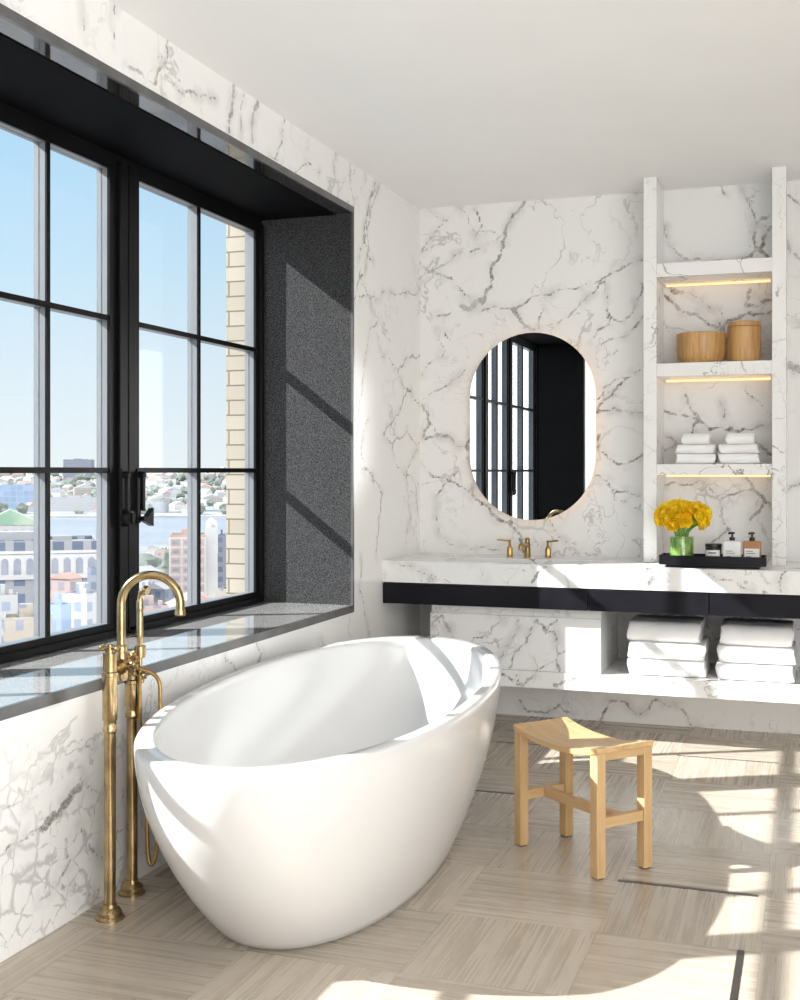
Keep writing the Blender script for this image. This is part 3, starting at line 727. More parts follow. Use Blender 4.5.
for k in range(len(a_)): bm.faces.new((a_[k], a_[(k+1) % len(a_)], b_[(k+1) % len(a_)], b_[k]))
link('light_strip', bm, M['led2'], mr)

# basin taps
def tap_body(bm, x, y, lever):
    z = CT1
    lathe(bm, [(.018, 0), (.018, .006), (.015, .008)], 24, (x, y, z))
    lathe(bm, [(.0165, .008), (.0165, .046), (.0155, .050)], 8, (x, y, z))
    lathe(bm, [(.013, .050), (.007, .066), (.006, .082), (.008, .088), (.006, .092)], 16, (x, y, z))
    if lever:
        tube(bm, [(x-.006*lever, y, z+.084), (x+.02*lever, y-.012, z+.088), (x+.055*lever, y-.03, z+.093), (x+.062*lever, y-.034, z+.0925)], [.005, .0042, .0055, .004], 12)
tp = tag(empty('basin_mixer', (.655, 6.30, CT1)), 'dark brass three-piece basin tap standing behind the sink', 'tap')
for x, l in ((.558, -1), (.768, 1)):
    bm = bmesh.new(); tap_body(bm, x, 6.30, l); link('tap_handle', vl(bm, tp), M['dark_brass'], tp, smooth=True, angle=30)
bm = bmesh.new(); lathe(bm, [(.020, 0), (.020, .006), (.017, .008), (.017, .070), (.014, .078), (.015, .096), (.010, .104)], 12, (.655, 6.30, CT1))
tube(bm, [(.655, 6.30, CT1+.062), (.655, 6.21, CT1+.070), (.655, 6.15, CT1+.072), (.655, 6.14, CT1+.066), (.655, 6.139, CT1+.048)], [.011, .011, .011, .0115, .011], 16)
link('spout', vl(bm, tp), M['dark_brass'], tp, smooth=True, angle=30)

# ------------------------------------------------------------------ TOWELS
def towel_profile(d, h, n=10, gap=.0025):
    r = h/2; o = [(d/2-.01, 0), (-d/2+r, 0)]
    for k in range(1, n): a = -PI/2-PI*k/n; o.append((-d/2+r+r*math.cos(a), r+r*math.sin(a)))
    o += [(-d/2+r, h), (0, h*1.01), (d/2-.01, h), (d/2-.002, h-.01), (d/2-.002, r+gap+.006), (d/2-.008, r+gap)]
    for k in range(8): o.append((d/2-.01-(d-r-.03)*(k+1)/8, r+gap*(1-.6*k/8)))
    o.append((-d/2+r+.006, r))
    for k in range(8): o.append((-d/2+r+.02+(d-r-.03)*k/8, r-gap*(.4+.6*k/8)))
    o += [(d/2-.008, r-gap), (d/2-.002, r-gap-.006), (d/2-.002, .01)]
    return o
def towel(bm, w, d, h, seed):
    rnd = random.Random(seed); pr = towel_profile(d, h)
    rs = []; N = 26
    ph = rnd.uniform(0, 6)
    for i in range(N+1):
        x = -w/2+w*i/N; e_ = min(i, N-i)/N
        en = min(1, .86+.14*min(1, e_/.06)) if e_ < .06 else 1
        lump = 1+.035*math.sin(x*22+ph)+.02*math.sin(x*51+ph*2)
        sag = .004*math.sin(x*12+ph)
        rs.append([(x+(.006*math.sin(z*60+ph) if i in (0, N) else 0), y*(1-(1-en)*.25)+sag, (h/2+(z-h/2)*(1-(1-en)*.5)*(.97+.03*lump))) for y, z in pr])
    rings(bm, rs)
def add_towel(name, loc, w, d, h, seed, label, group=None, rz=0):
    bm = bmesh.new(); towel(bm, w, d, h, seed)
    o = link(name, bm, M['terry'], smooth=True, angle=60)
    b = o.modifiers.new('b', 'BEVEL'); b.width = .004; b.segments = 2; b.limit_method = 'ANGLE'; b.angle_limit = math.radians(55)
    o.location = loc; o.rotation_euler.z = rz
    tag(o, label, 'towel', group)
ORD = ['bottom', 'middle', 'top']
zb = .346
for cx_, w, side_ in ((1.425, .365, 'left stack'), (1.855, .35, 'right stack')):
    for k in range(3):
        hh = .082 if k < 2 else .098
        add_towel('bath_towel', (cx_+random.uniform(-.008, .008)-(.004 if k == 2 else 0), YS+.19+random.uniform(-.004, .004), zb+(.083*k)), w-(.02 if k == 2 else 0), .33, hh, 10*k+int(cx_*10),
                  '%s folded white bath towel of the %s on the floating shelf' % (ORD[k], side_), 'bath towels on the floating shelf', random.uniform(-.015, .015))
for cx_, side_ in ((1.547, 'left pile'), (1.762, 'right pile')):
    z = 1.3855
    for k in range(3):
        hh = (.052, .045, .055)[k]; w = (.19, .185, .135)[k]
        add_towel('hand_towel', (cx_+(0, .003, .006)[k], YC+.135-.005*k, z), w, .2-(.03 if k == 2 else 0), hh, 77+k+int(cx_*31),
                  '%s folded white hand towel of the %s in the niche shelving' % (ORD[k], side_), 'hand towels in the niche', (.02, -.03, .03)[k])
        z += hh+.0008

# ------------------------------------------------------------------ WOODEN VESSELS
def vessel(name, loc, prof, label, cat):
    bm = bmesh.new(); lathe(bm, prof, 40); o = link(name, bm, M['stave'], smooth=True, angle=40); o.location = loc
    return tag(o, label, cat)
vessel('wooden_bowl', (1.570, 6.27, 1.8945), [(.085, 0), (.105, .006), (.118, .03), (.123, .06), (.124, .156), (.118, .158), (.112, .156), (.110, .05), (.09, .02), (.01, .016)], 'wide low wooden bowl on the upper niche shelf, left of the taller canister', 'bowl')
cn = tag(empty('wooden_canister', (1.782, 6.26, 1.8945)), 'tall straight-sided wooden canister on the upper niche shelf, right of the bowl', 'canister')
bm = bmesh.new(); lathe(bm, [(.074, 0), (.080, .004), (.083, .01), (.083, .180), (.080, .182)], 40); link('body', bm, M['stave'], cn, smooth=True)
bm = bmesh.new(); lathe(bm, [(.078, .1825), (.083, .184), (.083, .203), (.080, .206), (.002, .207)], 40); link('lid', bm, M['stave'], cn, smooth=True)

# ------------------------------------------------------------------ TRAY AND TOILETRIES
TY = 5.925
tray = tag(empty('tray', (1.655, TY, CT1+.0005)), 'long black rectangular tray on the countertop in front of the niche', 'tray')
bm = bmesh.new(); tw, td = .247, .085
rings(bm, [rr(-tw+.03, tw-.03, -td+.012, td-.012, 0, .008), rr(-tw+.03, tw-.03, -td+.012, td-.012, .012, .008), rr(-tw, tw, -td, td, .014, .006), rr(-tw, tw, -td, td, .058, .006), rr(-tw+.006, tw-.006, -td+.006, td-.006, .058, .004), rr(-tw+.006, tw-.006, -td+.006, td-.006, .020, .004)])
link('tray_body', bm, M['black_lacquer'], tray, smooth=True, angle=30)
ZT_ = CT1+.0005+.0205
vase = tag(empty('vase', (1.508, TY-.01, ZT_)), 'clear glass cylinder vase lined with green leaves at the left end of the tray', 'vase')
bm = bmesh.new(); lathe(bm, [(.054, 0), (.058, .003), (.058, .128), (.056, .128), (.056, .006), (.003, .005)], 40); link('glass', bm, M['vase_glass'], vase, smooth=True)
bm = bmesh.new(); lathe(bm, [(.053, .007), (.0545, .012), (.0545, .116), (.05, .120), (.003, .120)], 40); link('leaf_lining', bm, M['lining'], vase, smooth=True)
# blossoms
def blossom(seed):
    rnd = random.Random(seed); bm = bmesh.new()
    for layer, (n, r, tilt, ln) in enumerate(((5, .006, .15, .020), (6, .011, .45, .026), (7, .016, .85, .030), (7, .018, 1.25, .031))):
        for k in range(n):
            a0 = 2*PI*k/n+layer*.5+rnd.uniform(-.2, .2); tl = tilt+rnd.uniform(-.15, .15)
            wdt = ln*.48; grid = []
            for i in range(5):
                s_ = i/4
                row = []
                for j in range(5):
                    q = (j-2)/2
                    w = wdt*math.sin(PI*min(.95, .15+.75*s_))*q
                    # petal bends outwards then back in
                    rad = .004+r*.25+math.sin(tl)*ln*s_+.004*math.sin(PI*s_)-.006*q*q*math.cos(tl)
                    hh = math.cos(tl)*ln*s_+.004*q*q+rnd.uniform(-.001, .001)
                    ca, sa = math.cos(a0), math.sin(a0)
                    row.append(bm.verts.new((rad*ca-w*sa, rad*sa+w*ca, hh)))
                grid.append(row)
            for i in range(4):
                for j in range(4): bm.faces.new((grid[i][j], grid[i][j+1], grid[i+1][j+1], grid[i+1][j]))
    bmesh.ops.recalc_face_normals(bm, faces=bm.faces[:])
    me = bpy.data.meshes.new('bloom'); bm.to_mesh(me); bm.free()
    for p in me.polygons: p.use_smooth = True
    me.materials.append(M['petal']); return me
BL = [blossom(s_) for s_ in range(4)]
vc = Vector(vase.location)
cc = vc+Vector((.006, 0, .218))
K = 30
for k in range(K):
    ph = k*2.39996; ct_ = 1-1.45*(k+.5)/K; st_ = math.sqrt(max(0, 1-ct_*ct_))
    d = Vector((st_*math.cos(ph), st_*math.sin(ph)*.8, ct_))
    p = cc+Vector((d.x*.118, d.y*.105, d.z*.070))+Vector((random.uniform(-.008, .008), random.uniform(-.008, .008), random.uniform(-.006, .006)))
    e = tag(empty('yellow_flower', p), 'yellow blossom in the bunch standing in the leaf-lined glass vase', 'flower', 'yellow flowers in the vase')
    q = d.to_track_quat('Z', 'Y')
    b_ = bpy.data.objects.new('bloom', BL[k % 4]); COL.objects.link(b_); b_.parent = e
    b_.rotation_mode = 'QUATERNION'; b_.rotation_quaternion = q; sc_ = random.uniform(.95, 1.2); b_.scale = (sc_,)*3
    b_.location = -d*.012
    bm = bmesh.new(); foot = vc+Vector((d.x*.030, d.y*.030, .124))-p
    tube(bm, smooth_path([-d*.010, -d*.03+Vector((0, 0, -.015)), foot+Vector((d.x*.01, d.y*.01, .03)), foot], 4), .0022, 6); link('stem', bm, M['stem_green'], e, smooth=True)

cd = tag(empty('candle_jar', (1.658, TY-.012, ZT_)), 'small black candle jar with white label beside the vase on the tray', 'candle')
bm = bmesh.new(); lathe(bm, [(.034, 0), (.038, .003), (.038, .074), (.036, .076)], 32); link('jar', bm, M['black_plastic'], cd, smooth=True)
bm = bmesh.new(); lathe(bm, [(.039, .077), (.0395, .079), (.0395, .092), (.037, .094), (.002, .094)], 32); link('lid', bm, M['black_plastic'], cd, smooth=True)
def wrap(r, z0, z1, a0, a1, n=14):
    bm = bmesh.new(); rs = [[(r*math.cos(a0+(a1-a0)*k/n), r*math.sin(a0+(a1-a0)*k/n), z) for k in range(n+1)] for z in (z0, z1)]
    v = [[bm.verts.new(p) for p in q] for q in rs]
    for k in range(n): bm.faces.new((v[0][k], v[0][k+1], v[1][k+1], v[1][k]))
    return bm
lb = link('label', wrap(.0384, .022, .064, -PI*.86, -PI*.20), M['label_paper'], cd)
for z0, z1, h_ in ((.048, .054, .16), (.036, .0375, .22)):
    link('lettering', wrap(.0387, z0, z1, -PI*(.53+h_), -PI*(.53-h_)), M['ink'], lb)
def bottle(loc, mat, label, rz):
    e = tag(empty('soap_bottle', loc, rz), label, 'bottle')
    bm = bmesh.new(); w, d = .042, .030
    rings(bm, [rr(-w+.003, w-.003, -d+.003, d-.003, 0, .006), rr(-w, w, -d, d, .004, .008), rr(-w, w, -d, d, .102, .008), rr(-w+.004, w-.004, -d+.004, d-.004, .108, .008), rr(-.012, .012, -.012, .012, .110, .008)])
    link('body', bm, mat, e, smooth=True, angle=40)
    bm = bmesh.new(); lathe(bm, [(.013, .1105), (.013, .126), (.005, .127), (.005, .140), (.012, .141), (.012, .150), (.004, .152)], 20)
    tube(bm, [(0, 0, .146), (-.012, -.02, .147), (-.014, -.026, .143)], [.005, .005, .004], 10)
    link('pump', bm, M['black_plastic'], e, smooth=True)
    lb = link('label', B((-.034, .034, -d-.0008, -d-.0001, .012, .074)), M['label_paper'], e)
    for z, a, b in ((.060, -.028, .004), (.050, -.028, .014), (.034, -.028, -.004), (.026, -.028, .0), (.018, -.028, -.008)):
        link('lettering', B((a, b, -d-.0014, -d-.0009, z, z+.003)), M['ink'], lb)
bottle((1.745, TY-.012, ZT_), M['soap_white'], 'white soap pump bottle beside the candle jar on the tray', 0)
bottle((1.836, TY+.006, ZT_), M['amber'], 'amber brown soap pump bottle at the right end of the tray', 0)

# ------------------------------------------------------------------ CITY AND RIVER BEYOND THE WINDOWS
GZ = -58.0
def far(px, d):
    r = ray(px, 471); return Vector((CX+d*r[0], d*r[1], 0))
def ztop(py, d): return CAMZ-(py-471)*d/FPX
def facade(name, wall, win, bw, rh, mort, roof, rough=.8):
    t = NT(name); p = t.obj(); s = t.sep(p)
    cb = t.n('CombineXYZ'); t.put(cb.inputs[0], t.math('ADD', s[0], s[1])); t.put(cb.inputs[1], s[2])
    bk = t.n('TexBrick', {'offset': 0.0}, Scale=1.0, Mortar_Size=mort, Brick_Width=bw, Row_Height=rh, Mortar_Smooth=.1)
    t.put(bk.inputs['Vector'], cb.outputs[0]); t.put(bk.inputs['Color1'], win); t.put(bk.inputs['Color2'], tuple(min(1, c*1.35) for c in win)); t.put(bk.inputs['Mortar'], wall)
    nz = t.sep(t.n('NewGeometry').outputs['True Normal'])[2]
    c = t.mix(t.math('GREATER_THAN', nz, .5), bk.outputs[0], t.mix(t.rng(t.noise(p, .12, 3), .3, .7), roof, tuple(x*.8 for x in roof)))
    t.bsdf(c, rough=rough); M[name] = t.m
facade('fac_grey', (0.168, 0.172, 0.189), (0.050, 0.067, 0.101), 5, 4.6, 1.1, (0.218, 0.223, 0.235))  # facade colours carry painted haze, paler and bluer than the buildings
facade('fac_white', (0.252, 0.252, 0.260), (0.126, 0.151, 0.193), 3.2, 3.4, .8, (0.231, 0.231, 0.244))
facade('fac_pink', (0.235, 0.185, 0.176), (0.126, 0.118, 0.143), 3.4, 3.6, .9, (0.231, 0.210, 0.202))
facade('fac_tan', (0.218, 0.193, 0.168), (0.109, 0.118, 0.143), 3.0, 3.5, .9, (0.176, 0.185, 0.202))
facade('fac_blue', (.17, .21, .28), (.12, .17, .25), 9, 8, .7, (.2, .23, .28), .6)
facade('fac_slate', (0.126, 0.134, 0.168), (0.059, 0.076, 0.109), 3.4, 3.6, .9, (0.143, 0.151, 0.176))
def flat(name, a, b, sc, rough=.9):
    t = NT(name); p = t.pos(); t.bsdf(t.mix(t.rng(t.noise(p, sc, 4), .35, .65), a, b), rough=rough); M[name] = t.m
flat('ground_far', (0.143, 0.147, 0.168), (0.210, 0.210, 0.218), .03)  # distance haze is mixed into the colours below, lifted towards grey-blue
flat('hill_haze', (.13, .145, .15), (.24, .245, .25), .012)
flat('tree_far', (.07, .085, .075), (.12, .135, .12), .05)
flat('roof_red', (.22, .15, .13), (.27, .20, .18), .05)
flat('roof_grey', (.19, .20, .22), (.26, .265, .28), .05)
flat('wall_pale', (.27, .27, .28), (.33, .33, .33), .05)
flat('wall_cool', (0.176, 0.197, 0.235), (0.218, 0.239, 0.269), .05)
flat('pink_brick', (.26, .19, .17), (.29, .22, .20), .2)
flat('win_dark', (.12, .13, .17), (.16, .17, .21), .2, .3)
flat('roof_green', (.12, .20, .15), (.22, .27, .21), .08)
t = NT('river_water'); p = t.pos()
t.bsdf(t.mix(t.rng(t.noise(t.mapping(p, scale=(.004, .02, 1), rot=(0, 0, .5)), 1, 4), .3, .7), (.14, .155, .185), (.17, .185, .21)), rough=.5, bump=t.noise(p, .12, 3), bstr=.25, bdist=1.0); M['river'] = t.m
def strip(name, d0, d1, z0, z1, mat, n=30, m=10, bump=0.0, z_edge=-6, p0=-420, p1=420):
    bm = bmesh.new(); g = []
    for j in range(m+1):
        d = d0+(d1-d0)*j/m; row = []
        for i in range(n+1):
            v = far(p0+(p1-p0)*i/n, d)
            z = z0+(z1-z0)*math.sin(PI/2*j/m)+bump*(math.sin(i*1.3+j*.9)+math.sin(i*.47+2))*j/m
            if mat == 'hill_haze' and j == 0: z = z0
            row.append(bm.verts.new((v.x, v.y, z)))
        g.append(row)
    for j in range(m):
        for i in range(n): bm.faces.new((g[j][i], g[j][i+1], g[j+1][i+1], g[j+1][i]))
    lo = [bm.verts.new((v.co.x, v.co.y, z_edge+GZ)) for v in g[0]]; 
    for i in range(n): bm.faces.new((lo[i], lo[i+1], g[0][i+1], g[0][i]))
    return tag(link(name, bm, M[mat]), kind='structure')
strip('ground', 60, 950, GZ, GZ, 'ground_far')
strip('river', 945, 1560, GZ-1.5, GZ-1.5, 'river')
strip('far_shore', 1550, 3400, GZ+1, -8, 'hill_haze', 60, 14, 2.5)
def hill_z(d): return GZ+1+(-8-GZ-1)*math.sin(PI/2*min(1, (d-1550)/1850))

def bmass(w, dp, h, kind='flat'):
    """ a building body with parapet, set-back and rooftop plant, origin at its foot """
    bm = bmesh.new()
    box(bm, -w/2, w/2, -dp/2, dp/2, 0, h)
    if kind == 'flat':
        e = .35; ph = min(1.2, h*.08)
        box(bm, -w/2, w/2, -dp/2, -dp/2+e, h, h+ph); box(bm, -w/2, w/2, dp/2-e, dp/2, h, h+ph)
        box(bm, -w/2, -w/2+e, -dp/2+e, dp/2-e, h, h+ph); box(bm, w/2-e, w/2, -dp/2+e, dp/2-e, h, h+ph)
        box(bm, -w*.18, w*.1, -dp*.1, dp*.25, h, h+ph*2.6)
        box(bm, w*.22, w*.34, -dp*.3, -dp*.1, h, h+ph*1.8)
    return bm
def gable(w, dp, h, rh):
    bm = bmesh.new(); pr = [(-w/2-.3, 0), (w/2+.3, 0), (0, rh)]
    rings(bm, [[(a, -dp/2-.3, h+b) for a, b in pr], [(a, dp/2+.3, h+b) for a, b in pr]])
    return bm
def building(name, px, wpx, py, d, mat, label, cat='building', group=None, dp=None, rot=.55, kind='flat', base=GZ, roof=None):
    c = far(px, d); h = ztop(py, d)-base; w = wpx*d/FPX
    e = tag(empty(name, (c.x, c.y, base), YAW+rot), label, cat, group)
    dp = dp or w*.8
    link('walls', bmass(w, dp, h, 'flat' if kind == 'flat' else 'plain'), M[mat], e)
    if kind == 'gable': link('roof', gable(w, dp, h, min(w, dp)*.3), M[roof or 'roof_grey'], e)
    return e, w, dp, h
# long warehouse block at left, with a real window grid
e, w, dp, h = building('warehouse_building', 18, 150, 543, 330, 'fac_grey', 'long grey industrial block with rows of windows, outside the left windows', rot=.30, dp=26)
cm = B((-w/2-.4, w/2+.4, -dp/2-.5, -dp/2+.1, h-2.2, h-1.4), (-w/2-.4, w/2+.4, -dp/2-.5, -dp/2+.1, h-9.0, h-8.4))
link('cornice', cm, M['wall_pale'], e)
band = B((-w/2-.2, w/2+.2, -dp/2-.3, -dp/2+.1, h-8.4, h-2.4)); link('plain_band', band, M['wall_pale'], e)
wm = None
for i in range(13):
    x = -w/2+w*(i+.5)/13
    if wm is None:
        bm = bmesh.new(); pr = [(-.9, -4.4), (.9, -4.4), (.9, -.9), (.55, -.35), (0, -.1), (-.55, -.35), (-.9, -.9)]
        rings(bm, [[(a, -.35, b) for a, b in pr], [(a, .1, b) for a, b in pr]]); wo = link('arched_window', bm, M['win_dark'], e); wm = wo
    else: wo = wm.copy(); COL.objects.link(wo); wo.parent = e
    wo.location = (x, -dp/2-.1, h-3.2)
building('rooftop_hall', 10, 62, 524, 470, 'fac_white', 'pale hall with a green roof just behind the long grey block', rot=.3, kind='gable', roof='roof_green')
# brick tower pair in the right-hand window
e, w, dp, h = building('brick_apartment_tower', 188, 34, 537, 430, 'pink_brick', 'pink brick apartment tower with pale grid facade by the river', rot=.15, dp=14)
gr = bmesh.new(); nf = 7; fh = h/11
for i in range(12): box(gr, -w/2-.12, w/2+.12, -dp/2-.15, -dp/2+.05, h-i*fh-.35, h-i*fh+.25)
for i in range(4): x = -w/2+w*i/3; box(gr, x-.3, x+.3, -dp/2-.18, -dp/2+.05, 0, h)
link('pale_grid', gr, M['wall_pale'], e); wm = None
for i in range(9):
    for k in range(3):
        if wm is None: wo = wm = link('window', B((-1.1, 1.1, -.1, .1, -.6, .6)), M['win_dark'], e)
        else: wo = wm.copy(); COL.objects.link(wo); wo.parent = e
        wo.location = (-w/2+w*(k+.5)/3, -dp/2-.02, h-(i+.5)*fh)
e, w, dp, h = building('white_stair_tower', 211.5, 12, 530, 432, 'wall_pale', 'white windowless tower slab joined beside the pink brick tower', rot=.15, dp=9)
link('tank', (lambda b: (lathe(b, [(2, h), (2, h+3), (.3, h+4.4)], 14), b)[1])(bmesh.new()), M['wall_pale'], e)
building('slate_tower', 222, 8, 538, 440, 'fac_slate', 'narrow dark slate building just right of the white tower slab', rot=.15, dp=9)
# near rooftops, each its own block
NB = [(66, 24, 578, 262, 'fac_pink', 'gable', 'roof_red', 'pink house with gabled roof below the long grey block'),
      (82, 30, 598, 240, 'fac_white', 'flat', None, 'white block with blue-grey windows low in the second window'),
      (98, 16, 572, 300, 'fac_slate', 'flat', None, 'dark narrow block at the right edge of the second window'),
      (28, 46, 622, 205, 'fac_tan', 'flat', None, 'tan low block at the bottom of the left window'),
      (58, 20, 610, 225, 'fac_blue', 'flat', None, 'bright blue glazed low block below the pink house'),
      (2, 30, 600, 240, 'fac_white', 'flat', None, 'white block at the far left foot of the window'),
      (150, 34, 610, 260, 'fac_pink', 'flat', None, 'pink low block behind the curve of the tub spout'),
      (196, 60, 606, 300, 'fac_pink', 'gable', 'roof_red', 'long red-roofed hall in front of the brick tower'),
      (232, 26, 592, 340, 'fac_tan', 'flat', None, 'tan block next to the brick pier'),
      (160, 26, 588, 350, 'fac_slate', 'gable', 'roof_grey', 'grey gabled block left of the brick tower foot'),
      (225, 20, 565, 520, 'fac_white', 'flat', None, 'white mid-height block between the slate building and brick pier'),
      (144, 26, 572, 505, 'fac_white', 'gable', 'roof_grey', 'pale gabled block near the riverside trees')]
for px, wp, py, d, m_, kd, rf, lab in NB:
    building('low_building', px, wp, py, d, m_, lab, rot=random.choice((.3, .55, -.4)), kind=kd, roof=rf)
# riverside rows
rb = random.Random(11)
near_used = [(far(px, d), r) for px, d, r in ((10, 470, 20), (188, 430, 10), (207, 426, 8), (219, 432, 6), (225, 520, 10), (150, 480, 12), (166, 470, 8), (18, 330, 30), (143, 600, 9), (150, 640, 10), (157, 590, 9), (175, 700, 10), (222, 640, 9), (236, 600, 9), (40, 700, 10), (104, 760, 10))]
for k in range(34):
    for _ in range(80):
        px = rb.choice((rb.uniform(88, 112), rb.uniform(138, 168), rb.uniform(170, 240), rb.uniform(-10, 60))); d = rb.uniform(520, 925); wp_ = rb.uniform(8, 15)
        c = far(px, d); q = wp_*d/FPX*.75
        if all((c.x-u.x)**2+(c.y-u.y)**2 > (q+r)**2 for u, r in near_used): near_used.append((c, q)); break
    else: continue
    building('riverside_building', px, wp_, 471+FPX*(59.35-rb.uniform(5, 12))/d, d, rb.choice(['fac_white', 'fac_tan', 'fac_pink', 'fac_slate', 'wall_pale']),
             'small low building in the rows along the near bank of the river', group='near bank rows', rot=rb.uniform(-.5, .5), kind=rb.choice(['flat', 'gable']), roof=rb.choice(['roof_grey', 'roof_red']))
# far shore landmarks
building('blue_office_building', 22, 44, 486, 1680, 'fac_blue', 'long blue glass building on the far shore at the left', rot=.1)
building('white_riverfront_building', 76, 46, 498, 1640, 'fac_white', 'long white building on the far shore facing the water', rot=.05, dp=30)
building('hilltop_tower', 79, 27, 460, 2700, 'fac_slate', 'wide tower block on the skyline of the far shore', rot=.1, base=-30)
building('white_pier_building', 150, 34, 503, 1610, 'wall_cool', 'long pale blue shed on the far shore seen through the right-hand window', rot=.05, dp=30)
# hillside houses and trees
hm = None
used = []
def clear(c, r):
    if any((c.x-u.x)**2+(c.y-u.y)**2 < (r+q)**2 for u, q in used): return False
    used.append((c.copy(), r)); return True
for px, wd, d in ((22, 44, 1680), (76, 46, 1640), (79, 27, 2700), (150, 34, 1610)):
    for q in range(5): used.append((far(px+wd*(q-2)/5, d), 16 if d < 2000 else 24))
for k in range(110):
    for _ in range(60):
        px = rb.choice((rb.uniform(-15, 112), rb.uniform(136, 238))); d = 1600+1700*rb.random()**1.1
        c = far(px, d)
        s_ = rb.uniform(.45, 1.1)
        if clear(c, 24*s_): break
    else: continue
    z = hill_z(d)
    if k < 3:
        w = 26; e = tag(empty('far_house', (c.x, c.y, z-2), rb.uniform(0, 3)), 'tiny pale house or block among trees on the far shore hillside', 'building', 'houses on the far shore')
        link('walls', B((-13, 13, -9, 9, 0, 12)), M[['wall_pale', 'wall_cool', 'fac_tan'][k]], e); link('roof', gable(26, 18, 12, 6), M[['roof_grey', 'roof_red', 'roof_grey'][k]], e)
        hm = (hm or [])+[e]
    else:
        e = copy_tree(hm[k % 3]); e.location = (c.x, c.y, z-2); e.rotation_euler.z = rb.uniform(0, 3)
    e.scale = (s_*rb.uniform(.8, 1.5), s_, s_*rb.uniform(.7, 1.3))
tm = None
def crown(seed):
    r_ = random.Random(seed); bm = bmesh.new(); bmesh.ops.create_icosphere(bm, subdivisions=2, radius=1)
    for v in bm.verts: v.co *= r_.uniform(.72, 1.15)
    bmesh.ops.translate(bm, verts=bm.verts[:], vec=(0, 0, 1.2)); return bm
def tree(c, z, s_, label, group):
    global tm
    if tm is None:
        e = empty('tree'); link('crown', crown(3), M['tree_far'], e)
        bm = bmesh.new(); tube(bm, [(0, 0, -.2), (0, 0, .5), (0, 0, 1.0)], [.14, .11, .08], 8); link('trunk', bm, M['roof_grey'], e); tm = e
    else: e = copy_tree(tm)
    tag(e, label, 'tree', group); e.location = (c.x, c.y, z); e.scale = (s_*rb.uniform(.8, 1.4), s_, s_*rb.uniform(.8, 1.1)); e.rotation_euler.z = rb.uniform(0, 6); return e
for k in range(230):
    for _ in range(60):
        px = rb.choice((rb.uniform(-15, 112), rb.uniform(136, 238))); d = 1570+1800*rb.random()**1.1
        tr_ = rb.uniform(4.5, 9)
        if clear(far(px, d), tr_*1.25): break
    else: continue
    tree(far(px, d), hill_z(d)-3, tr_, 'small dark tree among the houses on the far shore hillside', 'trees on the far shore')
for px, d, s_ in ((138, 600, 7), (150, 640, 8), (160, 590, 7), (175, 700, 8), (222, 640, 7), (236, 600, 7), (40, 700, 8), (104, 760, 8)):
    tree(far(px, d), GZ, s_, 'rounded green tree on the near bank of the river', 'trees on the near bank')
cf = tag(empty('conifer', (*far(166, 470)[:2], GZ), 0), 'pointed dark green tree left of the pink brick tower', 'tree')
hh = ztop(551, 470)-GZ
bm = bmesh.new(); rs = []
for i in range(9):
    z = hh*(.15+.85*i/8); r_ = 6.2*(1-i/8)**.8+.1
    rs += [[(r_*(1+.15*math.sin(5*a))*math.cos(a), r_*(1+.15*math.cos(4*a))*math.sin(a), z) for a in [2*PI*k/18 for k in range(18)]], [(r_*.7*math.cos(a), r_*.7*math.sin(a), z+hh*.07) for a in [2*PI*k/18 for k in range(18)]]]
rings(bm, rs); link('foliage', bm, M['tree_far'], cf)
bm = bmesh.new(); lathe(bm, [(.9, 0), (.7, hh*.16)], 10); link('trunk', bm, M['roof_grey'], cf)
SKYB, SKYS, SUN, EXPO = 5.8, 1.0, 13.0, 0.0

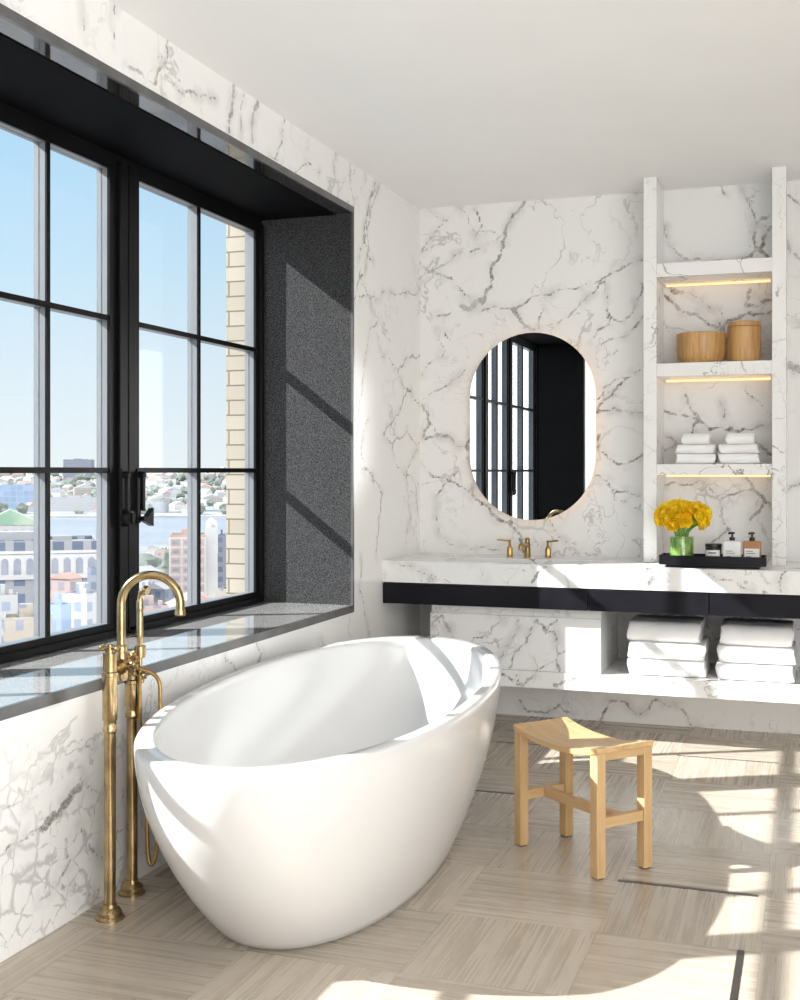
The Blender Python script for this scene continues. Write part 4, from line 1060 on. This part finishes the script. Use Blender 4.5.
# ------------------------------------------------------------------ LIGHT, SKY, CAMERA
w = bpy.data.worlds.new('sky'); scene.world = w; w.use_nodes = True
nt = w.node_tree; nt.nodes.clear()
def wn_(k): return nt.nodes.new('ShaderNode'+k)
out = wn_('OutputWorld'); bg = wn_('Background'); tc = wn_('TexCoord'); sx = wn_('SeparateXYZ'); rp = wn_('ValToRGB')
nt.links.new(tc.outputs['Generated'], sx.inputs[0]); nt.links.new(sx.outputs[2], rp.inputs[0])
cr = rp.color_ramp; cr.elements[0].position = 0.0; cr.elements[0].color = (.92, .98, 1.0, 1)
cr.elements[1].position = .9; cr.elements[1].color = (.34, .62, .95, 1)
for p_, c_ in ((.08, (.80, .92, 1.0)), (.17, (.62, .84, 1.0)), (.30, (.46, .74, 1.0))):
    e = cr.elements.new(p_); e.color = (*c_, 1)
# added brightness on the unseen side of the sky, to fill the room with light
dt = wn_('VectorMath'); dt.operation = 'DOT_PRODUCT'; nt.links.new(tc.outputs['Generated'], dt.inputs[0]); dt.inputs[1].default_value = (.80, -.50, .28)
mr_ = wn_('MapRange'); mr_.interpolation_type = 'SMOOTHSTEP'; nt.links.new(dt.outputs['Value'], mr_.inputs[0]); mr_.inputs[1].default_value = .0; mr_.inputs[2].default_value = .75
mx = wn_('Mix'); mx.data_type = 'RGBA'; nt.links.new(mr_.outputs[0], mx.inputs[0]); nt.links.new(rp.outputs[0], mx.inputs[6]); mx.inputs[7].default_value = (SKYB*1.0, SKYB*.985, SKYB*.96, 1)
nt.links.new(mx.outputs[2], bg.inputs[0]); bg.inputs[1].default_value = SKYS; nt.links.new(bg.outputs[0], out.inputs[0])

sd = bpy.data.lights.new('sun', 'SUN'); sd.energy = SUN; sd.angle = math.radians(.53); sd.color = (1.0, .975, .94)
so = bpy.data.objects.new('sun', sd); COL.objects.link(so)
so.rotation_euler = Vector((1.0, .53, -.775)).to_track_quat('-Z', 'Y').to_euler(); so.location = (-20, -10, 17)

cam = bpy.data.cameras.new('camera'); co = bpy.data.objects.new('camera', cam); COL.objects.link(co)
cam.sensor_width = 36; cam.sensor_fit = 'AUTO'; cam.lens = FPX/1000*36; cam.shift_y = -.029
cam.clip_start = .05; cam.clip_end = 12000
co.location = (CX, 0, CAMZ); co.rotation_euler = (PI/2, 0, YAW)
scene.camera = co
vs_ = scene.view_settings; vs_.view_transform = 'Standard'; vs_.look = 'None'; vs_.gamma = 1; vs_.use_curve_mapping = False; vs_.exposure = EXPO
scene.cycles.max_bounces = 12; scene.cycles.diffuse_bounces = 6; scene.cycles.glossy_bounces = 6; scene.cycles.transparent_max_bounces = 16
scene.cycles.sample_clamp_indirect = 8
